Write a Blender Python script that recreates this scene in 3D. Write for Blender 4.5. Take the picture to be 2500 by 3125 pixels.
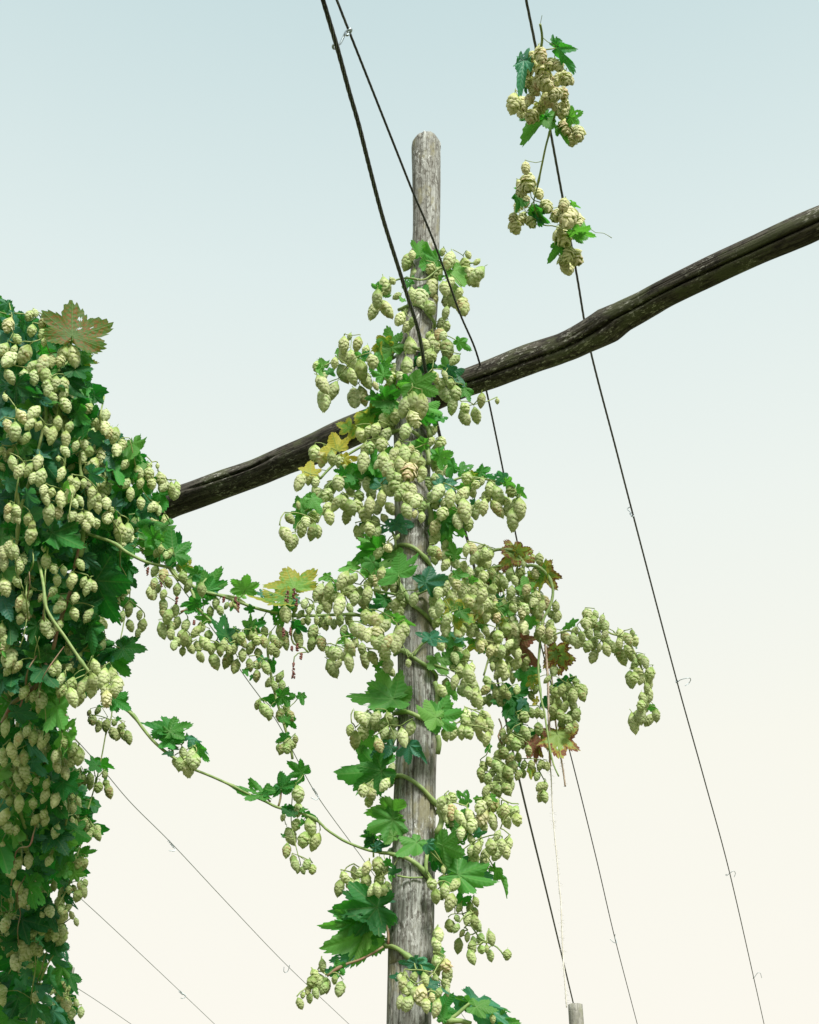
import bpy, math, random
import numpy as np
from mathutils import Vector, Matrix, noise
random.seed(7)
C = bpy.context.scene.collection
for o in list(bpy.data.objects): bpy.data.objects.remove(o)
R = math.radians
# ---------------------------------------------------------------- camera
PITCH, VFOV, EYE = R(32), R(40), 1.5
cam = bpy.data.cameras.new('camera'); cam.sensor_fit = 'VERTICAL'; cam.sensor_height = 24
cam.angle = VFOV; cam.clip_start = 0.02; cam.clip_end = 3000
co = bpy.data.objects.new('camera', cam); C.objects.link(co)
co.location = (0, 0, EYE); co.rotation_euler = (R(90) + PITCH, 0, 0)
bpy.context.scene.camera = co
# ---------------------------------------------------------------- sky and sun
SUN_E, SUN_R = R(46), R(154)          # sun high behind the camera and to its right
w = bpy.data.worlds.new('World'); bpy.context.scene.world = w; w.use_nodes = True
nt = w.node_tree; nt.nodes.clear()
def wn(t): return nt.nodes.new(t)
out = wn('ShaderNodeOutputWorld'); bg = wn('ShaderNodeBackground'); bg2 = wn('ShaderNodeBackground'); ad = wn('ShaderNodeAddShader')
sk = wn('ShaderNodeTexSky'); sk.sky_type = 'NISHITA'; sk.sun_disc = False; sk.sun_elevation = SUN_E; sk.sun_rotation = SUN_R
sk.air_density = 1.0; sk.dust_density = 3.0
tc = wn('ShaderNodeTexCoord'); sx = wn('ShaderNodeSeparateXYZ'); rp = wn('ShaderNodeValToRGB')
nt.links.new(tc.outputs['Generated'], sx.inputs[0]); nt.links.new(sx.outputs['Z'], rp.inputs[0])
e = rp.color_ramp.elements
e[0].position = 0.0; e[0].color = (0.90, 0.84, 0.72, 1)
e[1].position = 1.0; e[1].color = (0.36, 0.47, 0.53, 1)
for p, c in ((0.21, (0.90, 0.868, 0.775)), (0.38, (0.878, 0.868, 0.775)), (0.53, (0.795, 0.84, 0.79)), (0.66, (0.69, 0.785, 0.77)), (0.79, (0.545, 0.68, 0.69))):
    k = e.new(p); k.color = (*c, 1)
nt.links.new(rp.outputs[0], bg2.inputs[0]); bg2.inputs[1].default_value = 0.765     # thin bright evening veil
nt.links.new(sk.outputs[0], bg.inputs[0]); bg.inputs[1].default_value = 0.006
nt.links.new(bg.outputs[0], ad.inputs[0]); nt.links.new(bg2.outputs[0], ad.inputs[1]); nt.links.new(ad.outputs[0], out.inputs[0])
sl = bpy.data.lights.new('sun', 'SUN'); sl.energy = 4.2; sl.angle = R(16); sl.color = (1.0, 0.96, 0.88)
so = bpy.data.objects.new('sun', sl); C.objects.link(so)
sd = Vector((math.sin(SUN_R) * math.cos(SUN_E), math.cos(SUN_R) * math.cos(SUN_E), math.sin(SUN_E)))
so.rotation_euler = (-sd).to_track_quat('-Z', 'Y').to_euler(); so.location = (0, -5, 12)
vs = bpy.context.scene.view_settings; vs.view_transform = 'Standard'; vs.look = 'None'; vs.exposure = 0.47; vs.gamma = 1
# ---------------------------------------------------------------- pixel of the photo -> ray -> point at its real distance
W, H = 2500, 3125
FP = H / 2 / math.tan(VFOV / 2)
RIGHT = Vector((1, 0, 0)); FWD = Vector((0, math.cos(PITCH), math.sin(PITCH))); UP = Vector((0, -math.sin(PITCH), math.cos(PITCH)))
EYEV = Vector((0, 0, EYE))
def ray(px, py): return FWD + RIGHT * ((px - W / 2) / FP) + UP * ((H / 2 - py) / FP)
def P(px, py, Y): r = ray(px, py); return EYEV + r * (Y / r.y)
def PZ(px, py, z): r = ray(px, py); return EYEV + r * ((z - EYE) / r.z)
def dep(p): return (p - EYEV).dot(FWD)
def S(n, p): return n * dep(p) / FP
FR = dict(A=(0, 850, .40580), B=(0, 1650, .40580), C=(0, 2375, .40580), D=(850, 700, .46377), E=(850, 1400, .46377),
          F=(850, 2200, .46377), G=(1450, 1550, .44053), H=(1450, 0, .41736), I=(450, 1600, .37681), J=(200, 2100, .57971),
          K=(1500, 2500, .52174), X=(0, 0, 1))
def fx(f, x, y): a, b, s = FR[f]; return a + x * s, b + y * s
def nums(s): return [[float(v) for v in t.split(',')] for t in s.split()]
def pts(f, s): return [fx(f, *n[:2]) for n in nums(s)]
# ---------------------------------------------------------------- materials
class N:
    def __init__(s, name):
        s.m = bpy.data.materials.new(name); s.m.use_nodes = True; s.t = s.m.node_tree; s.t.nodes.clear()
    def n(s, t, **k):
        x = s.t.nodes.new(t)
        for a, b in k.items(): setattr(x, a, b)
        return x
    def put(s, sock, v):
        if hasattr(v, 'is_output'): s.t.links.new(v, sock)
        elif v is not None: sock.default_value = v
    def m1(s, op, a, b=None, c=None):
        x = s.n('ShaderNodeMath', operation=op)
        s.put(x.inputs[0], a)
        if b is not None: s.put(x.inputs[1], b)
        if c is not None: s.put(x.inputs[2], c)
        return x.outputs[0]
    def ramp(s, f, stops):
        x = s.n('ShaderNodeValToRGB'); e = x.color_ramp.elements
        e[0].position, e[0].color = stops[0][0], (*stops[0][1], 1) if hasattr(stops[0][1], '__len__') else (stops[0][1],) * 3 + (1,)
        e[1].position, e[1].color = stops[-1][0], (*stops[-1][1], 1) if hasattr(stops[-1][1], '__len__') else (stops[-1][1],) * 3 + (1,)
        for p, c in stops[1:-1]:
            k = e.new(p); k.color = (*c, 1) if hasattr(c, '__len__') else (c, c, c, 1)
        s.put(x.inputs[0], f); return x.outputs[0]
    def mix(s, f, a, b, mode='MIX'):
        x = s.n('ShaderNodeMix', data_type='RGBA', blend_type=mode)
        s.put(x.inputs[0], f)
        s.put(x.inputs[6], (*a, 1) if isinstance(a, tuple) and len(a) == 3 else a); s.put(x.inputs[7], (*b, 1) if isinstance(b, tuple) and len(b) == 3 else b)
        return x.outputs[2]
    def noise(s, vec, scale, detail=4, rough=.6):
        x = s.n('ShaderNodeTexNoise'); s.put(x.inputs['Vector'], vec); x.inputs['Scale'].default_value = scale
        x.inputs['Detail'].default_value = detail; x.inputs['Roughness'].default_value = rough; return x.outputs['Fac']
    def mapv(s, vec, sc):
        x = s.n('ShaderNodeMapping'); s.put(x.inputs[0], vec); x.inputs['Scale'].default_value = sc; return x.outputs[0]
    def m2v(s, vec, r):
        x = s.n('ShaderNodeVectorMath', operation='ADD'); s.put(x.inputs[0], vec); c = s.n('ShaderNodeCombineXYZ'); s.put(c.inputs[0], s.m1('MULTIPLY', r, 37.0)); s.put(x.inputs[1], c.outputs[0]); return x.outputs[0]
    def attr(s, name): return s.n('ShaderNodeAttribute', attribute_name=name)
    def rnd(s):
        a = s.m1('ADD', s.n('ShaderNodeObjectInfo').outputs['Random'], s.attr('rnd').outputs['Fac']); return s.m1('FRACT', a)
    def bump(s, h, st, d):
        x = s.n('ShaderNodeBump'); s.put(x.inputs['Height'], h); x.inputs['Strength'].default_value = st; x.inputs['Distance'].default_value = d; return x.outputs[0]
    def bsdf(s, col, rough=.6, nrm=None, spec=.5, metal=0, trans=0, tcol=None):
        b = s.n('ShaderNodeBsdfPrincipled'); s.put(b.inputs['Base Color'], col if not isinstance(col, tuple) else (*col, 1)); s.put(b.inputs['Roughness'], rough)
        b.inputs['Specular IOR Level'].default_value = spec; b.inputs['Metallic'].default_value = metal
        if nrm: s.put(b.inputs['Normal'], nrm)
        o = b.outputs[0]
        if trans:
            t = s.n('ShaderNodeBsdfTranslucent'); s.put(t.inputs[0], tcol if not isinstance(tcol, tuple) else (*tcol, 1))
            if nrm: s.put(t.inputs['Normal'], nrm)
            x = s.n('ShaderNodeMixShader'); x.inputs[0].default_value = trans; s.t.links.new(o, x.inputs[1]); s.t.links.new(t.outputs[0], x.inputs[2]); o = x.outputs[0]
        s.t.links.new(o, s.n('ShaderNodeOutputMaterial').inputs[0]); return s.m

def wood(name, cols, lichen, dark, lich_amt, white):
    k = N(name); q = k.attr('q').outputs['Vector']
    g1 = k.noise(k.mapv(q, (55, 55, 3.2)), 1, 6, .7)
    g2 = k.noise(k.mapv(q, (170, 170, 7)), 1, 4, .7)
    g3 = k.noise(k.mapv(q, (16, 16, 7)), 1, 5, .65)
    col = k.ramp(g1, [(.28, cols[0]), (.45, cols[1]), (.6, cols[2]), (.75, cols[3])])
    col = k.mix(k.ramp(g2, [(.38, .75), (.52, 0.0)]), col, dark)
    mot = k.noise(k.mapv(q, (75, 75, 38)), 1, 6, .75); col = k.mix(k.ramp(mot, [(.38, .9), (.52, 0.0)]), col, dark)
    col = k.mix(k.ramp(g3, [(lich_amt, 0.0), (lich_amt + .1, .8)]), col, lichen)
    spk = k.noise(k.mapv(q, (120, 120, 45)), 1, 5, .75)
    msk = k.m1('MULTIPLY', k.ramp(spk, [(.55, 0.0), (.62, 1.0)]), k.ramp(k.noise(q, 6, 3), [(.45, 0.0), (.6, 1.0)]))
    col = k.mix(k.m1('MULTIPLY', msk, .8), col, white)
    h = k.m1('ADD', k.m1('MULTIPLY', g1, .7), k.m1('ADD', k.m1('MULTIPLY', g2, .5), k.m1('MULTIPLY', spk, .35)))
    return k.bsdf(col, .9, k.bump(h, .9, .006), .2)
M_POST = wood('weathered_post', [(.13, .13, .115), (.26, .265, .245), (.42, .44, .42), (.64, .68, .66)], (.235, .225, .14), (.075, .068, .055), .54, (.70, .73, .72))
M_BEAM = wood('dark_beam_wood', [(.022, .020, .017), (.062, .055, .045), (.12, .112, .092), (.24, .23, .20)], (.085, .095, .052), (.018, .016, .014), .50, (.50, .50, .45))
M_FAR = wood('far_post_wood', [(.16, .16, .14), (.26, .26, .23), (.34, .34, .30), (.45, .45, .41)], (.25, .26, .19), (.16, .16, .14), .55, (.5, .5, .47))

def leafmat(name, top, under, tr, mode=None, gloss=.56):
    k = N(name); a = k.attr('q').outputs['Vector']; sp = k.n('ShaderNodeSeparateXYZ'); k.t.links.new(a, sp.inputs[0])
    s_, t_, e_ = sp.outputs; at = k.m1('ABSOLUTE', t_)
    vein = k.ramp(at, [(.006, 1.0), (.017, 0.0)])
    f = k.m1('FRACT', k.m1('MULTIPLY', k.m1('SUBTRACT', s_, k.m1('MULTIPLY', at, .8)), 8.5))
    d = k.m1('ABSOLUTE', k.m1('SUBTRACT', f, .5))
    sv = k.ramp(d, [(.03, 1.0), (.10, 0.0)])
    v = k.m1('MAXIMUM', vein, k.m1('MULTIPLY', sv, .35))
    r = k.rnd()
    tc = k.n('ShaderNodeTexCoord').outputs['Object']
    n1 = k.noise(a, 3.5, 5); n0 = k.n('ShaderNodeTexNoise', noise_dimensions='4D'); k.put(n0.inputs['Vector'], a); n0.inputs['Scale'].default_value = 5
    n0.inputs['Detail'].default_value = 6; k.put(n0.inputs['W'], k.m1('MULTIPLY', r, 40.0)); n4 = n0.outputs['Fac']
    geo = k.n('ShaderNodeNewGeometry').outputs['Backfacing']
    col = k.mix(geo, top, under)
    hs = k.n('ShaderNodeHueSaturation'); k.put(hs.inputs['Hue'], k.m1('ADD', .515, k.m1('MULTIPLY', r, -.035)))
    k.put(hs.inputs['Value'], k.m1('ADD', .72, k.m1('MULTIPLY', k.m1('FRACT', k.m1('MULTIPLY', r, 7.31)), .62))); k.put(hs.inputs['Color'], col); col = hs.outputs[0]
    col = k.mix(k.m1('MULTIPLY', n4, .5), col, (.5, .5, .5), 'OVERLAY')
    tcol = k.mix(.0, tr, tr)
    if mode == 'yellow':
        m = k.ramp(k.m1('SUBTRACT', k.m1('ADD', n4, k.m1('MULTIPLY', e_, .42)), k.m1('MULTIPLY', v, .22)), [(.68, 0.0), (.86, 1.0)])
        col = k.mix(m, col, (.34, .34, .05)); tcol = k.mix(m, tcol, (.55, .55, .06))
    if mode == 'gold':
        m = k.ramp(k.m1('SUBTRACT', k.m1('ADD', n4, k.m1('MULTIPLY', e_, .25)), k.m1('MULTIPLY', v, .35)), [(.36, 0.0), (.66, 1.0)])
        col = k.mix(m, col, (.36, .36, .05)); tcol = k.mix(m, tcol, (.8, .6, .05))
    if mode == 'red':
        m = k.ramp(k.m1('SUBTRACT', k.m1('ADD', n4, k.m1('MULTIPLY', e_, .5)), k.m1('MULTIPLY', v, .25)), [(.76, 0.0), (.90, 1.0)])
        m2 = k.ramp(k.m1('SUBTRACT', k.m1('ADD', n4, k.m1('MULTIPLY', e_, .55)), k.m1('MULTIPLY', v, .3)), [(.92, 0.0), (1.0, 1.0)])
        col = k.mix(m, col, (.40, .30, .05)); tcol = k.mix(m, tcol, (.5, .4, .05))
        col = k.mix(m2, col, (.19, .075, .045)); tcol = k.mix(m2, tcol, (.18, .07, .03))
    if mode == 'rust':
        m = k.ramp(k.m1('SUBTRACT', k.noise(a, 11, 6, .75), k.m1('MULTIPLY', v, .1)), [(.47, 0.0), (.56, 1.0)])
        m = k.m1('MULTIPLY', m, k.ramp(e_, [(.12, 0.0), (.3, 1.0), (.85, .8), (1, .2)]))
        col = k.mix(m, col, (.24, .085, .015)); tcol = k.mix(m, tcol, (.3, .1, .01))
    if mode == 'brown':
        m = k.ramp(k.m1('SUBTRACT', n4, k.m1('MULTIPLY', v, .2)), [(.3, 0.0), (.5, 1.0)])
        col = k.mix(m, col, (.26, .11, .075)); tcol = k.mix(m, tcol, (.25, .1, .06))
    sp_ = k.ramp(k.noise(k.m2v(a, r), 9, 3), [(.70, 0.0), (.74, .7)]); col = k.mix(sp_, col, (.20, .13, .04))
    vc = k.mix(.45, col, (.30, .38, .14)); col = k.mix(k.m1('MULTIPLY', v, .5), col, vc)
    h = k.m1('ADD', k.m1('MULTIPLY', d, -.9), k.m1('ADD', k.m1('MULTIPLY', vein, .5), k.m1('MULTIPLY', n1, .5)))
    return k.bsdf(col, gloss, k.bump(h, .30, .005), .30, 0, .42, tcol)
LM = dict(
    g=leafmat('green_leaf', (.032, .175, .048), (.052, .235, .042), (.065, .42, .025)),
    b=leafmat('bright_leaf', (.075, .255, .060), (.115, .330, .070), (.16, .55, .05)),
    t=leafmat('sky_sheen_leaf', (.045, .20, .125), (.065, .23, .10), (.07, .34, .07), None, .46),  # bluish sky reflection on upper sides, put into the base colour
    d=leafmat('shaded_deep_green_leaf', (.012, .100, .034), (.020, .135, .034), (.02, .25, .018), None, .6),  # deep green, darkened further with painted shade for the vine's inner depth
    y=leafmat('yellowing_leaf', (.08, .23, .045), (.13, .30, .06), (.2, .5, .04), 'yellow'),
    Y=leafmat('golden_leaf', (.20, .30, .04), (.25, .34, .05), (.4, .5, .04), 'gold'),
    r=leafmat('red_edged_leaf', (.13, .25, .08), (.21, .32, .09), (.32, .5, .08), 'red'),
    u=leafmat('rust_spotted_leaf', (.06, .15, .02), (.075, .17, .02), (.12, .27, .02), 'rust'),
    R=leafmat('withered_leaf', (.22, .18, .08), (.3, .24, .13), (.25, .18, .08), 'brown'))

def conemat(name, base, tip, brown, bamt):
    k = N(name); a = k.attr('q').outputs['Vector']; sp = k.n('ShaderNodeSeparateXYZ'); k.t.links.new(a, sp.inputs[0])
    v_, u_, kk = sp.outputs; r = k.rnd(); au = k.m1('ABSOLUTE', u_)
    col = k.mix(k.ramp(v_, [(.35, 0.0), (.80, 1.0)]), base, tip)
    lines = k.m1('SINE', k.m1('MULTIPLY', u_, 16.0))
    col = k.mix(k.m1('MULTIPLY', k.ramp(lines, [(.5, 0.0), (1, 1.0)]), .10), col, base)
    n0 = k.n('ShaderNodeTexNoise', noise_dimensions='4D'); k.put(n0.inputs['Vector'], k.n('ShaderNodeTexCoord').outputs['Object']); n0.inputs['Scale'].default_value = 2.2
    n0.inputs['Detail'].default_value = 5; k.put(n0.inputs['W'], k.m1('MULTIPLY', r, 60.0))
    br = k.m1('MULTIPLY', k.ramp(k.m1('ADD', n0.outputs['Fac'], k.m1('MULTIPLY', k.m1('POWER', r, 3.0), .16)), [(bamt, 0.0), (bamt + .12, 1.0)]), k.ramp(k.m1('ADD', v_, k.m1('MULTIPLY', au, .3)), [(.55, 0.05), (1, 1.0)]))
    col = k.mix(br, col, brown)
    hs = k.n('ShaderNodeHueSaturation'); k.put(hs.inputs['Hue'], k.m1('ADD', .49, k.m1('MULTIPLY', k.m1('FRACT', k.m1('MULTIPLY', r, 5.17)), .03)))
    k.put(hs.inputs['Value'], k.m1('ADD', .84, k.m1('MULTIPLY', k.m1('FRACT', k.m1('MULTIPLY', r, 9.7)), .28))); k.put(hs.inputs['Color'], col)
    return k.bsdf(hs.outputs[0], .62, k.bump(lines, .15, .001), .25, 0, .30, (.72, .80, .30))
CM = dict(
    c=conemat('hop_cone_scales', (.40, .53, .18), (.80, .84, .54), (.60, .42, .22), .63),
    n=conemat('dark_hop_scales', (.29, .42, .13), (.62, .69, .37), (.50, .33, .18), .60),
    o=conemat('dry_hop_scales', (.54, .58, .25), (.82, .79, .53), (.60, .42, .27), .56))
def stemmat(name, a, b):
    k = N(name); n = k.noise(k.n('ShaderNodeTexCoord').outputs['Object'], 30, 4)
    return k.bsdf(k.mix(k.ramp(n, [(.4, 0.0), (.62, 1.0)]), a, b), .55, k.bump(n, .2, .003), .4)
M_BINE = stemmat('bine_bark', (.17, .27, .08), (.27, .36, .13))
M_STEM = stemmat('shoot_bark', (.17, .26, .07), (.30, .36, .13))
M_RED = stemmat('reddish_bine', (.22, .20, .10), (.26, .13, .09))
M_DRY = stemmat('dried_flower', (.12, .035, .03), (.20, .08, .06))
def metal(name, c, r, ms=.8):
    k = N(name); n = k.noise(k.n('ShaderNodeTexCoord').outputs['Object'], 40, 4)
    return k.bsdf(k.mix(n, tuple(x * .6 for x in c), tuple(min(1, x * 1.4) for x in c)), r, None, .5, ms)
M_CABLE = metal('dark_steel_cable', (.12, .125, .13), .33)
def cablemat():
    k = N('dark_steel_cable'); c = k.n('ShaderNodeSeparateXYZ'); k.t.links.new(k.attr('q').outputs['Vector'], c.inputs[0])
    return k.bsdf(k.mix(k.ramp(c.outputs[0], [(.80, 0.0), (.98, 1.0)]), (.022, .023, .026), (.30, .32, .33)), .45, None, .5, .35)  # crevice shade and lit crest streaks painted into the colour by strand phase
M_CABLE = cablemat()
M_WIRE = metal('grey_steel_wire', (.34, .38, .37), .5)
M_HOOK = metal('galvanised_wire', (.34, .40, .42), .4)
M_ROPE = stemmat('coir_twine', (.34, .25, .18), (.50, .42, .34))
M_ROPE2 = stemmat('pale_sisal_twine', (.60, .58, .52), (.72, .71, .66))
k = N('meadow'); tcn = k.n('ShaderNodeTexCoord').outputs['Object']
M_GROUND = k.bsdf(k.mix(k.ramp(k.noise(tcn, .6, 8, .7), [(.35, 0.0), (.65, 1.0)]), (.07, .10, .035), (.18, .17, .09)), .95, k.bump(k.noise(tcn, 20, 5), .8, .05), .1)
# ---------------------------------------------------------------- mesh helpers
def mkmesh(name, verts, faces, mat, q=None, rnd=None, smooth=True):
    me = bpy.data.meshes.new(name); me.from_pydata([tuple(v) for v in verts], [], faces)
    if q is not None:
        a = me.attributes.new('q', 'FLOAT_VECTOR', 'POINT'); a.data.foreach_set('vector', np.asarray(q, dtype=np.float32).ravel())
    if rnd is not None:
        a = me.attributes.new('rnd', 'FLOAT', 'POINT'); a.data.foreach_set('value', np.asarray(rnd, dtype=np.float32))
    for m in (mat if isinstance(mat, list) else [mat]): me.materials.append(m)
    if smooth: me.polygons.foreach_set('use_smooth', [True] * len(me.polygons))
    me.update(); return me
def tagx(o, label=None, cat=None, group=None, kind=None):
    for a, b in (('label', label), ('category', cat), ('group', group), ('kind', kind)):
        if b: o[a] = b
    return o
def root(name, loc, label, cat, group=None):
    o = bpy.data.objects.new(name, None); C.objects.link(o); o.location = loc; o.empty_display_size = .05; return tagx(o, label, cat, group)
def link(name, me, parent=None, M=None):
    o = bpy.data.objects.new(name, me); C.objects.link(o)
    M = M or Matrix.Identity(4)
    if parent: o.parent = parent; M = Matrix.Translation(-parent.location) @ M
    o.matrix_local = M; return o
def smooth_path(ps, step):
    ps = [Vector(p) for p in ps]
    if len(ps) < 3: ps = [ps[0], (ps[0] + ps[1]) / 2, ps[1]] if len(ps) == 2 else ps
    out = []; n = len(ps)
    for i in range(n - 1):
        p0 = ps[i - 1] if i else ps[0] * 2 - ps[1]; p1, p2 = ps[i], ps[i + 1]; p3 = ps[i + 2] if i + 2 < n else ps[-1] * 2 - ps[-2]
        d = (p2 - p1).length; m = max(1, int(d / step))
        for j in range(m):
            t = j / m
            out.append(.5 * ((2 * p1) + (p2 - p0) * t + (2 * p0 - 5 * p1 + 4 * p2 - p3) * t * t + (3 * p1 - p0 - 3 * p2 + p3) * t ** 3))
    out.append(ps[-1]); return out
class MB:
    def __init__(s): s.v = []; s.f = []; s.q = []
    def tube(s, ps, r, n=6, lobes=0, pitch=.24, depth=.2, r1=None, knots=0):
        if len(ps) < 2: return
        b = len(s.v); up = Vector((.3, .2, 1)).normalized(); L = 0; m = len(ps)
        t = (ps[1] - ps[0]).normalized(); x = t.cross(up)
        if x.length < .1: x = t.cross(Vector((1, 0, 0)))
        x.normalize()
        for i, p in enumerate(ps):
            t = (ps[min(i + 1, m - 1)] - ps[max(i - 1, 0)])
            t = t.normalized() if t.length > 1e-9 else Vector((0, 0, 1))
            x = (x - t * x.dot(t)).normalized(); y = t.cross(x)
            if i: L += (p - ps[i - 1]).length
            rr = r if r1 is None else r + (r1 - r) * i / (m - 1)
            if knots: rr *= 1 + .10 * noise.noise(p * 25) + .55 * math.exp(-(((L / knots) % 1 - .5) * knots / .012) ** 2)
            for j in range(n):
                a = 2 * math.pi * j / n; q = rr
                if lobes:
                    cs = abs(math.cos(lobes * .5 * (a - 2 * math.pi * L / pitch))); q = rr * (1 - depth + depth * cs); s.q.append((cs, 0, 0))
                s.v.append(p + x * (q * math.cos(a)) + y * (q * math.sin(a)))
        for i in range(m - 1):
            for j in range(n):
                k = (j + 1) % n; s.f.append((b + i * n + j, b + i * n + k, b + (i + 1) * n + k, b + (i + 1) * n + j))
        s.f.append(tuple(b + j for j in range(n))[::-1]); s.f.append(tuple(b + (m - 1) * n + j for j in range(n)))
    def blob(s, c, r, n=6):
        b = len(s.v)
        for i in range(1, 4):
            ph = math.pi * i / 4
            for j in range(n):
                a = 2 * math.pi * j / n; rr = r * random.uniform(.8, 1.15); s.v.append(c + Vector((math.sin(ph) * math.cos(a), math.sin(ph) * math.sin(a), math.cos(ph))) * rr)
        s.v += [c + Vector((0, 0, r)), c - Vector((0, 0, r))]
        for i in range(2):
            for j in range(n): k = (j + 1) % n; s.f.append((b + i * n + j, b + (i + 1) * n + j, b + (i + 1) * n + k, b + i * n + k))
        for j in range(n):
            k = (j + 1) % n; s.f.append((b + 3 * n, b + j, b + k)); s.f.append((b + 3 * n + 1, b + 2 * n + k, b + 2 * n + j))
    def obj(s, name, mat, parent=None):
        return link(name, mkmesh(name, s.v, s.f, mat, s.q if len(s.q) == len(s.v) else None), parent)
def merged(name, items, mat, parent):
    """many (mesh, matrix) pairs as one mesh, keeping the attribute q and a random number per item"""
    V, Q, RN, Lp, off = [], [], [], [], 0; sizes = []
    for me, M in items:
        n = len(me.vertices); a = np.empty(n * 3, np.float32); me.vertices.foreach_get('co', a); a = a.reshape(-1, 3)
        Mn = np.array(M); V.append(a @ Mn[:3, :3].T + Mn[:3, 3])
        qq = np.empty(n * 3, np.float32); me.attributes['q'].data.foreach_get('vector', qq); Q.append(qq.reshape(-1, 3))
        RN.append(np.full(n, random.random(), np.float32))
        l = np.empty(len(me.loops), np.int32); me.loops.foreach_get('vertex_index', l); Lp.append(l + off)
        t = np.empty(len(me.polygons), np.int32); me.polygons.foreach_get('loop_total', t); sizes.append(t); off += n
    V = np.concatenate(V); Q = np.concatenate(Q); RN = np.concatenate(RN); Lp = np.concatenate(Lp); sizes = np.concatenate(sizes)
    me = bpy.data.meshes.new(name); me.vertices.add(len(V)); me.vertices.foreach_set('co', V.astype(np.float32).ravel())
    me.loops.add(len(Lp)); me.loops.foreach_set('vertex_index', Lp); me.polygons.add(len(sizes))
    st = np.concatenate([[0], np.cumsum(sizes)[:-1]]).astype(np.int32); me.polygons.foreach_set('loop_start', st); me.polygons.foreach_set('loop_total', sizes)
    a = me.attributes.new('q', 'FLOAT_VECTOR', 'POINT'); a.data.foreach_set('vector', Q.astype(np.float32).ravel())
    a = me.attributes.new('rnd', 'FLOAT', 'POINT'); a.data.foreach_set('value', RN)
    me.polygons.foreach_set('use_smooth', np.ones(len(sizes), bool)); me.materials.append(mat); me.update(calc_edges=True); me.validate()
    return link(name, me, parent)
# ---------------------------------------------------------------- hop cone: spiral of overlapping cupped bracts, hanging along -Z, length 1
def cone_mesh(seed, asp, op, mat, n=34, res=(5, 6)):
    rg = random.Random(seed); V, F, Q = [], [], []
    def body(t):
        t = max(0, min(1, t)); return asp * .5 * (math.sin(math.pi * (.10 + .84 * t)) ** .50) * (1 - .14 * t) * math.sqrt(max(.01, 1 - (abs(t - .45) / .555) ** 4))
    nu, nv = res; prof = [.62, .92, 1.0, .93, .62, .06]
    ph = rg.random() * 6
    for i in range(n):
        t = i / (n - 1); z0 = -.01 - t * .80; ln = .36 * (1 - .30 * t) * rg.uniform(.88, 1.12); ha = (.72 + .34 * t + (0.9 if t > .9 else 0)) * rg.uniform(.9, 1.1)
        ph += 2.39996 + rg.uniform(-.12, .12); fl = op * rg.uniform(.3, 1.7); b = len(V); layer = .012 * rg.random()
        for a in range(nv):
            v = a / (nv - 1)
            for c in range(nu):
                u = -1 + 2 * c / (nu - 1); z = z0 - v * ln
                r = body(-z) * (.78 + .34 * v ** .9) + layer + .035 * math.sin(math.pi * v) + fl * v * v + (.012 if v > .5 else 0) - .09 * u * u * asp * (.3 + .7 * v)
                wv = prof[a] if nv == 6 else [.6, 1, .7, .06][a]
                an = ph + u * wv * ha
                if v == 1: r = max(r, .012)
                V.append((r * math.cos(an), r * math.sin(an), z)); Q.append((v, u * wv, t))
        for a in range(nv - 1):
            for c in range(nu - 1): q = b + a * nu + c; F.append((q, q + nu, q + nu + 1, q + 1))
    # inner core
    b = len(V); m = 7
    for a in range(7):
        t = a / 6
        for c in range(m): an = 6.283 * c / m; r = body(t) * .72 if a < 6 else .02; V.append((r * math.cos(an), r * math.sin(an), -t * .95)); Q.append((.1, 0, t))
    for a in range(6):
        for c in range(m): d = (c + 1) % m; F.append((b + a * m + c, b + (a + 1) * m + c, b + (a + 1) * m + d, b + a * m + d))
    # stalk and two little bracts on top
    b = len(V); m = 4
    for a in range(3):
        for c in range(m): an = 6.283 * c / m; V.append((.018 * math.cos(an) + .02 * a * a, .018 * math.sin(an), -.05 + a * .12)); Q.append((0, .5, 0))
    for a in range(2):
        for c in range(m): d = (c + 1) % m; F.append((b + a * m + c, b + (a + 1) * m + c, b + (a + 1) * m + d, b + a * m + d))
    return mkmesh('hop_cone', V, F, mat, Q)
CONES = {}
for kx, opn in (('c', .02), ('n', .02), ('o', .07)):
    CONES[kx] = [(cone_mesh(11 * i + ord(kx), a, opn * random.uniform(.4, 1.8), CM[kx], nn), cone_mesh(11 * i + ord(kx), a, opn, CM[kx], 22, (3, 4)), a) for i, (a, nn) in
                 enumerate(((.45, 30), (.50, 28), (.55, 25), (.60, 23), (.68, 19), (.78, 16)))]
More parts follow.
